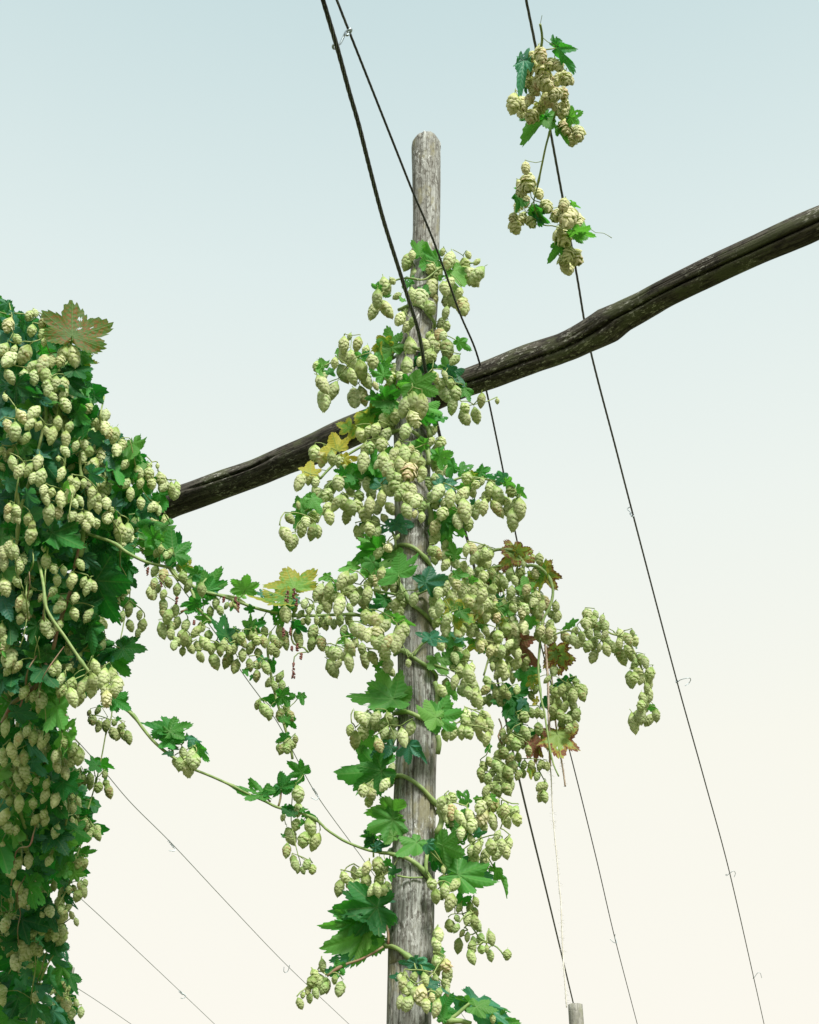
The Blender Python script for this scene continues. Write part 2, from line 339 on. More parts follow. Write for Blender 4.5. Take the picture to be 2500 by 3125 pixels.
# ---------------------------------------------------------------- hop leaf: serrated, lobed, tip along +Y, base at the origin, length 1
def leaf_mesh(seed, kind, mat, na=200, nr=9, holes=0):
    rg = random.Random(seed)
    if kind == 5: lob = [(0, 1.0, .50), (50, .84, .44), (-50, .84, .44), (105, .60, .40), (-105, .60, .40)]; cut = .68
    elif kind == 3: lob = [(0, 1.0, .62), (58, .74, .5), (-58, .74, .5), (125, .42, .4), (-125, .42, .4)]; cut = .70
    else: lob = [(0, 1.0, .8), (62, .60, .8), (-62, .60, .8), (120, .42, .8), (-120, .42, .8)]; cut = .86
    lob = [(R(a + rg.uniform(-6, 6)), l * rg.uniform(.9, 1.08), c) for a, l, c in lob]; order = sorted(lob)
    def rim(th):
        best = None
        for i, (a, l, c) in enumerate(order):
            d = th - a
            if best is None or abs(d) < abs(best[0]): best = (d, l, i)
        d, l, i = best; j = i + (1 if d > 0 else -1)
        if 0 <= j < len(order):
            half = abs(order[j][0] - order[i][0]) / 2; sr = cut * min(l, order[j][1])
        else: half = math.pi - abs(order[i][0]); sr = .12
        x = min(1, abs(d) / half); p = 1.75 if kind == 5 else 2.0
        r = (l * (1 - x ** 1.35) + sr * x ** 1.35 if 0 <= j < len(order) else l * (1 - .35 * x) - (l * .65 - sr) * math.exp(-((1 - x) / .3) ** 2)) if kind != 1 else l + (sr - l) * (x * x * (3 - 2 * x))
        return r, order[i]
    V, F, Q = [], [], []; fold = rg.uniform(.12, .36); droop = rg.uniform(.08, .55); cup = rg.uniform(-.15, .40); wv = rg.uniform(.03, .085); f1 = rg.uniform(5, 9); p1 = rg.random() * 6
    twist = rg.uniform(-.25, .25); nteeth = 42
    for i in range(na + 1):
        th = -math.pi + .06 + (2 * math.pi - .12) * i / na
        r, (la, ll, _) = rim(th)
        sw = (i / na * nteeth) % 1.0
        r *= 1 - .115 * (1 - sw) * (1 if kind != 1 else .8) * rg.uniform(.7, 1.2)
        for k in range(nr + 1):
            e = (k / nr) ** .85; rr = r * e; x = rr * math.sin(th); y = rr * math.cos(th)
            d = th - la; s_ = rr * math.cos(d); t_ = rr * math.sin(d)
            z = fold * abs(t_) - droop * (y * abs(y)) * .6 - cup * x * x + wv * math.sin(f1 * th + p1) * e * e + twist * x * y
            z -= fold * .25 * rr
            V.append((x, y, z)); Q.append((s_, t_, e))
    hp = [(rg.uniform(-.35, .35), rg.uniform(.15, .6), rg.uniform(.02, .05)) for _ in range(holes)]
    for i in range(na):
        for k in range(nr):
            a = i * (nr + 1) + k; f = (a, a + nr + 1, a + nr + 2, a + 1)
            cx = (V[f[0]][0] + V[f[2]][0]) / 2; cy = (V[f[0]][1] + V[f[2]][1]) / 2
            if any((cx - hx) ** 2 + (cy - hy) ** 2 < hr * hr for hx, hy, hr in hp): continue
            F.append(f)
    b = len(V)
    for a in range(3):   # petiole stub
        for c in range(4): an = 6.283 * c / 4; V.append((.014 * math.cos(an), -.10 * a, .014 * math.sin(an) - .03 * a)); Q.append((0, 0, 0))
    for a in range(2):
        for c in range(4): d = (c + 1) % 4; F.append((b + a * 4 + c, b + a * 4 + 4 + c, b + a * 4 + 4 + d, b + a * 4 + d))
    return mkmesh('leaf', V, F, mat, Q)
LEAVES = {}
def leafget(tone, kind, hi=True):
    key = (tone, kind, hi)
    if key not in LEAVES:
        LEAVES[key] = [leaf_mesh(100 * i + ord(tone) + kind, kind, LM[tone], 210 if hi else 92, 9 if hi else 4, (4 if (i in (1, 3) and hi) else 0)) for i in range(5 if tone in 'gbtd' else 3)]
    return random.choice(LEAVES[key])
# ---------------------------------------------------------------- a hop vine: bines, side shoots, leaves and cones
class Vine:
    def __init__(s, yf, base, label, group='hop vines in the hop garden', jit=.07):
        s.yf, s.jit = yf, jit; s.grow = 1.0; s.label = label; s.base = base; s.group = group; s.stems = []; s.cones = []; s.leaves = []; s.mains = []
    def stem(s, f, data, r=7, mat=None, Y=None, name='bine', r1=None, p3=None):
        if p3 is None:
            p3 = []
            for n in nums(data):
                px, py = fx(f, n[0], n[1]); y = n[2] if len(n) > 2 else (Y(px, py) if Y else s.yf(px, py)); p3.append(P(px, py, y))
        rr = S(r, p3[len(p3) // 2]) ; path = smooth_path(p3, .012)
        s.mains.append((name, path, rr, mat or M_BINE, None if r1 is None else S(r1, p3[-1]))); return path
    def cone(s, px, py, ln, dy=None, kx='c', face=0.0, prio=1.0, var=None, hi=True):
        y = s.yf(px, py) + (random.uniform(-s.jit, s.jit) if dy is None else dy)
        kx = random.choices([kx, 'n', 'o'], [.84, .13, .03])[0] if kx == 'c' else kx
        p = P(px, py, y); L = S(ln * s.grow, p) * 1.10
        me, lo, asp = CONES[kx][var if var is not None else random.choice([0, 1, 1, 2, 2, 3, 3, 4])] if ln > 0 else None
        view = (p - EYEV).normalized()
        a = (Vector((random.gauss(0, .36), random.gauss(0, .30), -.6)) - UP * .5).normalized()
        if face: a = (a * (1 - face) - view * face + Vector((random.gauss(0, .2), 0, random.gauss(0, .2)))).normalized()
        c = abs(a.dot(view)); L /= max(.78, math.sqrt((1 - c * c) + asp * asp * c * c))
        zq = a.to_track_quat('-Z', 'Y') @ Matrix.Rotation(random.uniform(0, 6.28), 3, 'Z').to_quaternion()
        top = p - a * (L * .5)
        M = Matrix.Translation(top) @ zq.to_matrix().to_4x4() @ Matrix.Scale(L, 4)
        s.cones.append((prio * ln * random.uniform(.98, 1.02), me if hi else lo, M, top - a * L * .16, kx))
    def cones_at(s, f, data, **k):
        sc = FR[f][2]
        for n in nums(data):
            px, py = fx(f, n[0], n[1]); kk = dict(k)
            l = n[2] * sc
            if 'var' not in kk:
                kk['var'] = random.choice([0, 1, 1, 2]) if n[2] >= 110 else random.choice([1, 2, 3, 3, 4, 5]) if n[2] < 82 else random.choice([1, 2, 2, 3, 3, 4])
            s.cone(px, py, l, prio=1.6, **kk)
    def leaf(s, f, bx, by, tx, ty, kind=3, tone='g', w=1.0, dy=0, prio=1.6, roll=None, hi=True, tilt=None):
        b = fx(f, bx, by); t = fx(f, tx, ty); y = s.yf(*b) + dy
        p0 = P(b[0], b[1], y); ln = S(math.hypot(t[0] - b[0], t[1] - b[1]), p0)
        p1 = P(t[0], t[1], y + (random.uniform(-.55, .45) if tilt is None else tilt) * ln)
        d = p1 - p0; L = d.length; d.normalize(); cam_ = (EYEV - p0).normalized()
        n = (cam_ - d * cam_.dot(d)).normalized(); n = Matrix.Rotation(random.uniform(-.85, .85) if roll is None else roll, 3, d) @ n
        if tone not in 'tR' and random.random() < .75 or tone == 'u': n = -n
        x = d.cross(n)
        M = Matrix((x * w, d, n)).transposed().to_4x4() @ Matrix.Scale(L, 4); M = Matrix.Translation(p0) @ M
        s.leaves.append((prio * L / dep(p0) * FP * max(1, w), leafget(tone, kind, hi), M, p0 - d * L * .12, tone))
    def leaves_at(s, f, data, dy=0):
        """base x, base y, tip x, tip y, kind-and-tone, width"""
        for t in data.split():
            v = t.split(','); kd = v[4] if len(v) > 4 else '3g'
            s.leaf(f, float(v[0]), float(v[1]), float(v[2]), float(v[3]), int(kd[0]), kd[1] if len(kd) > 1 else 'g', float(v[5]) if len(v) > 5 else 1.0, dy=dy + random.uniform(-.03, .03))
    def build(s, cap=100, shoot_mat=None, maxlink=.30, rs=.0016):
        rt = root('hop_vine', s.base, s.label, 'hop vine', s.group)
        T = []
        for nm, path, r, mat, r1 in s.mains:
            b = MB(); b.tube(path, r, 8, r1=r1, knots=random.uniform(.16, .28)); b.obj(nm, mat, rt); T += path[::3]
        # side shoots: every cone top and leaf base joins the nearest stem or shoot
        nodes = [(c[3], 0) for c in s.cones] + [(l[3], 1) for l in s.leaves]
        if nodes:
            pos = np.array([tuple(n[0]) for n in nodes]); tree = np.array([tuple(p) for p in T]) if T else pos[:1]
            d = np.full(len(pos), 1e9); src = np.zeros(len(pos), int)
            for i in range(0, len(tree)):
                dd = ((pos - tree[i]) ** 2).sum(1); m = dd < d; d[m] = dd[m]; src[m] = -1 - i
            done = np.zeros(len(pos), bool); grp = np.zeros(len(pos), int); shoots = {}
            for _ in range(len(pos)):
                dm = np.where(done, 1e9, d); i = int(dm.argmin()); done[i] = True
                a = Vector(tree[-1 - src[i]]) if src[i] < 0 else Vector(pos[src[i]]); grp[i] = i if src[i] < 0 else grp[src[i]]
                b = Vector(pos[i]); L = (a - b).length
                if .004 < L < maxlink:
                    mid = (a + b) / 2 + Vector((random.uniform(-.12, .12), random.uniform(0, .2), random.uniform(-.05, .2))) * L
                    shoots.setdefault(int(grp[i]), []).append(smooth_path([a, mid, b], max(.012, L / 5)))
                if nodes[i][1] == 0:
                    dd = ((pos - pos[i]) ** 2).sum(1) * 1.15; m = (dd < d) & ~done; d[m] = dd[m]; src[m] = i
            for g in sorted(shoots, key=lambda g: -len(shoots[g]))[:70]:
                b = MB()
                for p in shoots[g]: b.tube(p, rs * (1.3 if len(shoots[g]) > 4 else 1), 5)
                b.obj('side_shoot', shoot_mat or M_STEM, rt)
        for lst, nm, many in ((s.cones, 'hop_cone', 'hop_cones'), (s.leaves, 'leaf', 'leaves')):
            o = sorted(lst, key=lambda c: -c[0])
            for it in o[:cap]:
                ob = link(nm, it[1], rt, it[2])
                if nm == 'leaf' and it[4] in 'YyrRu': ob['label'] = {'Y': 'golden yellow leaf', 'y': 'leaf turning yellow between its veins', 'r': 'green leaf with reddish brown edges', 'R': 'withered brown leaf', 'u': 'large leaf spotted with rust'}[it[4]]
            rest = o[cap:]
            if rest:
                bym = {}
                for it in rest: bym.setdefault(it[4], []).append((it[1], it[2]))
                # one mesh with one material slot per tone
                parts = [merged(many, v, v[0][0].materials[0], rt) for v in bym.values()]
                me0 = join(parts, many); me0['kind'] = 'stuff'
        return rt
def join(obs, name):
    if len(obs) == 1: return obs[0]
    V, Q, RN, Lp, SZ, MI, mats, off = [], [], [], [], [], [], [], 0
    for i, o in enumerate(obs):
        me = o.data; n = len(me.vertices); a = np.empty(n * 3, np.float32); me.vertices.foreach_get('co', a); V.append(a)
        a = np.empty(n * 3, np.float32); me.attributes['q'].data.foreach_get('vector', a); Q.append(a)
        a = np.empty(n, np.float32); me.attributes['rnd'].data.foreach_get('value', a); RN.append(a)
        l = np.empty(len(me.loops), np.int32); me.loops.foreach_get('vertex_index', l); Lp.append(l + off)
        t = np.empty(len(me.polygons), np.int32); me.polygons.foreach_get('loop_total', t); SZ.append(t); MI.append(np.full(len(t), i, np.int32)); mats.append(me.materials[0]); off += n
    V, Q, RN, Lp, SZ, MI = map(np.concatenate, (V, Q, RN, Lp, SZ, MI))
    me = bpy.data.meshes.new(name); me.vertices.add(off); me.vertices.foreach_set('co', V); me.loops.add(len(Lp)); me.loops.foreach_set('vertex_index', Lp)
    me.polygons.add(len(SZ)); me.polygons.foreach_set('loop_start', np.concatenate([[0], np.cumsum(SZ)[:-1]]).astype(np.int32)); me.polygons.foreach_set('loop_total', SZ)
    a = me.attributes.new('q', 'FLOAT_VECTOR', 'POINT'); a.data.foreach_set('vector', Q); a = me.attributes.new('rnd', 'FLOAT', 'POINT'); a.data.foreach_set('value', RN)
    for m in mats: me.materials.append(m)
    me.polygons.foreach_set('material_index', MI); me.polygons.foreach_set('use_smooth', np.ones(len(SZ), bool)); me.update(calc_edges=True); me.validate()
    ob = obs[0]; ob.data = me
    for o in obs[1:]: bpy.data.objects.remove(o)
    ob.name = name; return ob
def inside(poly, x, y):
    c = False; n = len(poly)
    for i in range(n):
        x1, y1 = poly[i]; x2, y2 = poly[(i + 1) % n]
        if (y1 > y) != (y2 > y) and x < (x2 - x1) * (y - y1) / (y2 - y1) + x1: c = not c
    return c
def sample(poly):
    xs = [p[0] for p in poly]; ys = [p[1] for p in poly]
    while True:
        x, y = random.uniform(min(xs), max(xs)), random.uniform(min(ys), max(ys))
        if inside(poly, x, y): return x, y
# ---------------------------------------------------------------- ground
def grid_ground():
    n = 60; V, F = [], []
    for i in range(n + 1):
        for j in range(n + 1):
            u, v = (i / n * 2 - 1), (j / n * 2 - 1); x = 900 * u * abs(u) ** 1.5; y = 900 * v * abs(v) ** 1.5
            V.append((x, y, .04 * noise.noise(Vector((x * .3, y * .3, 0)))))
    for i in range(n):
        for j in range(n): a = i * (n + 1) + j; F.append((a, a + n + 1, a + n + 2, a + 1))
    return mkmesh('ground', V, F, M_GROUND)
tagx(link('ground', grid_ground()), kind='structure')
# ---------------------------------------------------------------- logs
def log(name, ps, rad, mat, parent=None, nseg=120, step=.012, cracks=(), bulge=.05, seed=0, top=None):
    """round timber along a path; cracks: (angle, s0, s1, width, depth)"""
    path = smooth_path(ps, step)
    if top:
        e_ = path[-1]; d_ = (path[-1] - path[-2]).normalized(); path = [p for p in path if (p - e_).length > top * 1.05] + [e_ - d_ * top * (1 - t / 14) ** 1.8 for t in range(15)]
    m = len(path); S_ = [0]
    for i in range(1, m): S_.append(S_[-1] + (path[i] - path[i - 1]).length)
    cum = [0]; 
    sp = [0]
    for i in range(1, len(ps)): sp.append(sp[-1] + (Vector(ps[i]) - Vector(ps[i - 1])).length)
    tot = S_[-1]; V, F, Q = [], [], []
    t0 = (path[1] - path[0]).normalized(); x = t0.cross(Vector((0, 1, 0)) if abs(t0.y) < .9 else Vector((1, 0, 0))).normalized()
    for i, p in enumerate(path):
        t = (path[min(i + 1, m - 1)] - path[max(i - 1, 0)]).normalized(); x = (x - t * x.dot(t)).normalized(); y = t.cross(x)
        r0 = float(np.interp(S_[i] / tot * sp[-1], sp, rad)); e = 1
        if top: 
            d = tot - S_[i]
            if d < top: e = max(.06, (1 - (1 - d / top) ** 2)) ** .5
        for j in range(nseg):
            a = 2 * math.pi * j / nseg; ca, sa = math.cos(a), math.sin(a)
            q = Vector((r0 * ca, r0 * sa, S_[i] + seed * 3.7))
            r = r0 * e * (1 + bulge * noise.noise(Vector((ca * 1.3, sa * 1.3, S_[i] * 2.2 + seed))) * 1.4 + .022 * noise.noise(Vector((ca * 9, sa * 9, S_[i] * 3 + seed))) + .012 * noise.noise(Vector((ca * 22, sa * 22, S_[i] * 14))))
            for (an, s0, s1, wd, dpn) in cracks:
                if s0 < S_[i] < s1:
                    c = an + .10 * noise.noise(Vector((S_[i] * 2.3, an, seed))) + .03 * noise.noise(Vector((S_[i] * 11, an, seed)))
                    da = (a - c + math.pi) % (2 * math.pi) - math.pi; k_ = min(1, (S_[i] - s0) / .12, (s1 - S_[i]) / .12)
                    r -= dpn * k_ * math.exp(-(da / wd) ** 2)
            if e < 1: r *= 1 + .05 * noise.noise(Vector((ca * 4, sa * 4, 5)))
            zt = 0
            if top and tot - S_[i] < .02: zt = .006 * noise.noise(Vector((ca * 3, sa * 3, 9)))
            V.append(p + x * (r * ca) + y * (r * sa) + t * zt); Q.append(tuple(q))
    for i in range(m - 1):
        for j in range(nseg): k_ = (j + 1) % nseg; F.append((i * nseg + j, i * nseg + k_, (i + 1) * nseg + k_, (i + 1) * nseg + j))
    V.append(path[0]); Q.append((0, 0, 0)); V.append(path[-1]); Q.append((0, 0, S_[-1] + seed * 3.7)); a = len(V) - 2
    for j in range(nseg): k_ = (j + 1) % nseg; F.append((a, k_, j)); F.append((a + 1, (m - 1) * nseg + j, (m - 1) * nseg + k_))
    return link(name, mkmesh(name, V, F, mat, Q), parent)
YP = 4.0
tab = [(3125, 1248, 67.5), (2942, 1253, 67.5), (2756, 1259, 68.5), (2571, 1265, 65), (2385, 1268, 63.5), (2188, 1274, 60), (1956, 1267, 55.5), (1595, 1260, 53.5),
       (1400, 1259, 55), (1200, 1258, 58), (1100, 1265, 57), (1010, 1278, 52), (900, 1292, 46), (700, 1301, 41), (560, 1301, 42), (440, 1300, 44), (416, 1299, 43)]
pp = [P(x, y, YP) for y, x, r in tab]; pr = [S(r, P(x, y, YP)) * 1.0 for y, x, r in tab]
low = pp[0].copy(); low.z = -.4; low.x += -.04
s_low = (pp[0] - low).length; ang_f = None
# the path frame: x axis = t x Y -> points along +/-X; crack angles measured from it
pole = log('hop_pole', [low] + pp, [pr[0] * 1.08] + pr, M_POST, nseg=216, step=.016, bulge=.035, seed=1, top=.055,
           cracks=[(R(143), s_low - 1.5, s_low + 1.35, .055, .022), (R(118), s_low - .6, s_low + .9, .028, .009), (R(82), s_low + .4, s_low + 1.3, .026, .008), (R(60), s_low - 1, s_low + .5, .026, .008), (R(95), s_low + 2.0, s_low + 2.75, .035, .012), (R(84), s_low + 2.9, s_low + 3.3, .04, .005)])
tagx(pole, 'tall weathered grey hop pole in the middle with a vine wound round it', 'post')
zb = P(1340, 1210, YP + .16).z
bt = [(x, y, 45 + 11 * math.exp(-((x - 1835) / 42) ** 2) + 1.2 * math.sin(x * .021) - 2 * math.cos(x * .009)) for x, y in ((250, 1655), (400, 1590), (523, 1536), (593, 1511), (686, 1477), (778, 1444), (871, 1404), (964, 1368), (1056, 1324), (1340, 1203), (1404, 1175), (1509, 1137), (1613, 1097), (1717, 1062),
      (1787, 1029), (1856, 992), (1900, 966), (1970, 929), (2039, 890), (2178, 823), (2317, 760), (2457, 698), (2560, 651), (2750, 562))]
bp = [PZ(x, y, zb) for x, y, r in bt]; br_ = [S(r, PZ(x, y, zb)) * 1.0 for x, y, r in bt]
bp = [bp[0] + (bp[0] - bp[2]) * 2] + bp; br_ = [br_[0]] + br_
sB = [0]
for i in range(1, len(bp)): sB.append(sB[-1] + (bp[i] - bp[i - 1]).length)
beam = log('cross_beam', bp, br_, M_BEAM, nseg=132, step=.013, bulge=.065, seed=5, cracks=[(R(134), sB[10], sB[17], .085, .030), (R(128), sB[17] - .15, sB[24], .085, .030),
           (R(98), sB[4], sB[9] - .3, .085, .022), (R(150), sB[1], sB[4], .04, .008), (R(105), sB[14], sB[16], .04, .007), (R(85), sB[17], sB[22], .03, .005), (R(160), sB[10], sB[13], .03, .005)])
tagx(beam, 'dark crooked timber beam running across behind the middle pole', 'beam')
for (cx, cy, hw, Y, lb, tilt) in ((1756, 3066, 22, 11.0, 'distant grey post top low on the right below the steel cable', 0), (214, 2952, 15, 11.5, 'distant pale post tip leaning behind the left vine', .35), (128, 3112, 15, 11.0, 'pale far post tip low behind the left vine at the bottom edge', .1)):
    a = P(cx, cy, Y); b = a.copy(); b.z = -.2; b.x -= tilt
    o = log('far_post', [b, (a + b) / 2, a], [S(hw, a) * 1.1, S(hw, a), S(hw, a)], M_FAR, nseg=36, step=.05, bulge=.05, seed=cx); tagx(o, lb, 'post', 'far hop posts')
# ---------------------------------------------------------------- steel cables and wires, level above the rows
def run(px_pts, z, r, name, label, cat, lobes=0, mat=M_CABLE, group=None, n=None, ext=True, step=None):
    if ext:
        (x0, y0), (x1, y1) = px_pts[0], px_pts[1]; px_pts = [(x0 - (x1 - x0) / (y1 - y0) * 420, y0 - 420)] + px_pts if y0 <= 0 else px_pts
    p3 = [PZ(x, y, z) for x, y in px_pts]; d = (p3[-1] - p3[-2]).normalized()
    sp3 = smooth_path(p3, step or (.012 if lobes else .05))
    if ext: sp3 += [sp3[-1] + d * t for t in (3, 8, 16, 30)]
    b = MB(); b.tube(sp3, r, n or (30 if lobes else 7), lobes, pitch=.20 if r > .004 else .13, depth=.34)
    return tagx(b.obj(name, mat), label, cat, group)
g = 'steel cables over the hop rows'
ZC = P(1300, 1160, YP - .075).z
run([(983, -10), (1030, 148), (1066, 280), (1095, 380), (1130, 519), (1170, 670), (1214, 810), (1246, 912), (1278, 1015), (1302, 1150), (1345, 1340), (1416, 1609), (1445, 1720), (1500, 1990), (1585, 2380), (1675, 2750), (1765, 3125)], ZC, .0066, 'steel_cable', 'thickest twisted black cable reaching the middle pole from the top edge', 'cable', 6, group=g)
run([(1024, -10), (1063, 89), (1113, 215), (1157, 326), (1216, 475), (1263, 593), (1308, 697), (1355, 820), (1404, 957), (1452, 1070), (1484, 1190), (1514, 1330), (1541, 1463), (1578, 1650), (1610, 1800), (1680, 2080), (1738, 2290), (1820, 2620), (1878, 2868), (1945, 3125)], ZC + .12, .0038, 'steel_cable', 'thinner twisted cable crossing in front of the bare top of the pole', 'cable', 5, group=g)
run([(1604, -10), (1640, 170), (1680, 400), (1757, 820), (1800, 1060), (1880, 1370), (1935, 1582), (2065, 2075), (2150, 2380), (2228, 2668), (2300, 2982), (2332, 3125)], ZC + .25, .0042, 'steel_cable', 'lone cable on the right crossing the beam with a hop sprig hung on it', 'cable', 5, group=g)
g = 'thin wires over the far hop rows'
run([(420, 1600), (560, 1800), (660, 1935), (748, 2065), (850, 2210), (960, 2415), (1070, 2570), (1110, 2625), (1215, 2780), (1320, 2960), (1430, 3125)], ZC, .0026, 'steel_wire', 'thin wire dropping from the leafy garland to the middle pole', 'wire', 0, M_WIRE, g, ext=True)
run([(-60, 1900), (120, 2130), (300, 2332), (400, 2450), (530, 2580), (700, 2762), (880, 2950), (1065, 3125)], ZC, .0026, 'steel_wire', 'thin wire low on the left running down from below the lone bine', 'wire', 0, M_WIRE, g)
run([(-60, 2480), (100, 2612), (250, 2745), (380, 2865), (555, 3030), (655, 3125)], ZC, .0026, 'steel_wire', 'thin wire in the lower left corner between two others', 'wire', 0, M_WIRE, g)
run([(-60, 2850), (100, 2935), (235, 3015), (320, 3070), (400, 3125)], ZC - .2, .0026, 'steel_wire', 'lowest thin wire starting beside the leaning far post tip', 'wire', 0, M_WIRE, g)
def hook(pl, z, r, label, wrap=None):
    base = PZ(*pl[0], z); p3 = [P(x, y, base.y + .01 * math.sin(i * 1.3)) for i, (x, y) in enumerate(pl)]
    b = MB(); b.tube(smooth_path(p3, .003), r, 7)
    if wrap:
        d = (PZ(wrap[0][0], wrap[0][1], z), PZ(wrap[1][0], wrap[1][1], z)); t = (d[1] - d[0]); L = t.length; t.normalize(); x = t.cross(Vector((1, 0, 0))).normalized(); y = t.cross(x)
        b.tube([d[0] + t * L * i / 30 + (x * math.cos(i * .9) + y * math.sin(i * .9)) * r * 2.2 for i in range(31)], r * .8, 6)
    tagx(b.obj('wire_hook', M_HOOK), label, 'hook', 'bent wire hooks on the cables')
FR['L'] = (900, 0, 500 / 1348)
hook(pts('L', '360,365 345,395 318,398 316,372 345,368 375,355 398,310 420,265 440,250 462,238 462,258 438,272 420,262 428,290 445,280'), ZC + .02, .0034, 'pale wire clip tying the two cables together near the top edge')
hook(pts('G', '1090,55 1072,42 1085,35 1100,52 1085,60 1075,30 1055,8 1078,-5 1086,22'), ZC + .25, .0019, 'wire hook on the lone cable just below the beam, uppermost there', None)
hook(pts('G', '1410,1198 1392,1196 1396,1212 1425,1190 1480,1178 1494,1190 1480,1215 1455,1232'), ZC + .25, .0022, 'wire hook sticking out right from the middle of the lone cable')
hook(pts('K', '1378,322 1370,325 1376,330 1400,312 1415,303 1427,315 1420,338'), ZC + .25, .0022, 'wire hook on the lone cable, second from the bottom edge')
hook(pts('K', '1534,925 1530,932 1540,922 1556,900 1572,900 1581,928'), ZC + .25, .0024, 'lowest wire hook on the lone cable near the bottom edge')
hook(pts('K', '723,672 722,690 733,722 715,720 695,702'), ZC + .12, .0026, 'wire hook on the thinner cable right of the far post')
hook(pts('J', '1315,538 1318,560 1332,572 1322,588 1292,576'), ZC, .0024, 'wire hook on the wire beside the middle pole', ((960 - 5, 2406), (968, 2426)))
hook(pts('J', '555,818 575,845 572,858 545,855'), ZC, .0026, 'wire hook on the left wire below the lone bine', ((514, 2565), (530, 2585)))
hook(pts('J', '1700,1350 1708,1340 1690,1365'), ZC, .0020, 'x') if False else None
FR['M'] = (100, 2600, 1100 / 1725)
hook(pts('M', '1230,540 1222,568 1210,577 1202,570 1203,550'), ZC, .0028, 'wire hook near the bottom between the left vine and the pole')
hook(pts('M', '710,672 732,688 722,700 708,699'), ZC, .0032, 'smallest wire hook on the lower left wire', ((548, 3025), (558, 3034)))
# ---------------------------------------------------------------- twine on the right vine
def twine(p3, r, mat, label, hair, hl=1.0):
    path = smooth_path(p3, .006); b = MB(); b.tube(path, r, 8, 3, .035, .35)
    for i in range(int(len(path) * hair)):
        p = random.choice(path); d = Vector((random.gauss(0, 1), random.gauss(0, 1), random.gauss(0, .7))).normalized()
        L = random.uniform(.006, .018) * hl; e_ = p + d * L; b.tube([p, (p + e_) / 2 + Vector((0, 0, -.001)), e_], .00035, 3)
    tagx(b.obj('twine', mat), label, 'twine', 'training twines')
YR = 4.35
tw = [P(x, y, YR - .03) for x, y in pts('G', '470,740 476,830 485,930 495,1050 505,1200 510,1400 515,1560 520,1790')]
twine(tw, .0048, M_ROPE, 'thick brownish twine hanging through the right vine', 1.2)
twine([tw[-1]] + [P(x, y, YR) for x, y in pts('G', '527,1860 533,2000 538,2100') + pts('K', '372,120 385,250 398,400 407,500 412,650 420,820 430,950 440,1100')], .0022, M_ROPE2, 'faint pale frayed twine hanging below the right vine', 1.6, .9)
twine([P(x, y, YR + .1) for x, y in pts('G', '498,960 520,1080 532,1180 545,1330 560,1500 578,1640 600,1760 615,1850 625,1930')], .0034, M_ROPE, 'short dark twine end dangling under the red leaf', 1.2)
# ---------------------------------------------------------------- the vine on the middle pole
def poleY(px, py, off=.010):
    ys = [t[0] for t in tab][::-1]; c = float(np.interp(py, ys, [t[1] for t in tab][::-1])); h = float(np.interp(py, ys, [t[2] for t in tab][::-1]))
    u = max(-1, min(1, (px - c) / h)); r = S(h, P(px, py, YP)); return YP - r * math.sqrt(1 - u * u) - off
def cY(px, py): return 3.93
v = Vine(cY, (0.05, 3.9, 0), 'lush hop vine wound around the middle pole, heavy with pale cones'); v.grow = 1.02
passes = [('F', '700,1475 745,1483 800,1510 900,1590 970,1660 1020,1740'), ('F', '735,868 830,895 920,950 975,1010 1000,1040'), ('F', '730,380 770,364 830,366 930,430 1020,530 1052,585'),
          ('F', '760,-45 800,-60 860,-55 940,-18 990,12 1040,70'), ('E', '765,1290 820,1262 920,1330 1000,1380 1040,1440'), ('E', '745,745 780,800 840,890 870,950 960,1020 1025,1105'),
          ('E', '765,600 790,570 830,565 900,590 980,670 1008,735'), ('D', '720,1345 780,1325 860,1320 935,1370 975,1440'), ('D', '760,1120 850,1180 940,1250 1000,1310'),
          ('D', '748,850 765,795 840,772 930,790 1030,850'), ('D', '790,530 880,495 950,515 1005,580 1030,640')]
p3 = []
prev = None
for f, dd in passes:
    q = [fx(f, *n[:2]) for n in nums(dd)][::-1]      # from the right end up to the left end
    if prev is not None:
        a, b = prev, q[0]
        for t in (.25, .5, .75): x = a[0] + (b[0] - a[0]) * t; y = a[1] + (b[1] - a[1]) * t; p3.append(P(x, y, YP + .085 * math.sin(math.pi * t) + .02))
    for x, y in q: p3.append(P(x, y, poleY(x, y)))
    prev = q[-1]
low0 = fx('F', 1090, 1960); p3 = [P(low0[0], low0[1] + 700, YP), P(low0[0] + 10, low0[1] + 200, YP), P(low0[0], low0[1], YP - .04)] + p3
v.stem(None, None, 6.2, p3=p3)
v.stem('F', '1000,1720 1020,1860 1070,1960 1130,1975 1200,1975 1270,1995', 8)
v.stem('F', '1075,1965 1150,1950 1210,1900 1280,1845', 6)
v.stem('F', '690,1485 620,1530 540,1570 450,1600 370,1640 320,1680', 4, M_RED)
v.stem('F', '722,1470 722,1400 700,1320 650,1240', 4, M_RED)
v.stem('E', '1030,1470 1050,1540 1045,1600 1035,1700', 8)
v.stem('F', '1048,100 1058,150 1048,215', 8)
v.stem('F', '1052,590 1075,640 1062,700 1040,740', 9)
v.stem('E', '985,300 1005,360 1000,430', 9)
v.stem('D', '935,1245 985,1310 1003,1372', 8)
v.stem('D', '975,1440 990,1500 983,1545', 8)
v.stem('D', '275,1640 340,1570 430,1500 560,1420 610,1390', 4)
v.stem('F', '975,1010 970,940 978,880', 6); v.stem('F', '780,1018 860,1032 950,1030', 3)
v.stem('E', '600,860 700,880 830,905', 4); v.stem('E', '1050,845 960,870 900,900', 4); v.stem('E', '975,1185 920,1250 890,1300', 4); v.stem('E', '790,760 800,840 830,900', 4)
v.stem('E', '730,440 765,520 772,590', 4); v.stem('E', '1025,1355 1080,1375 1120,1390', 4)
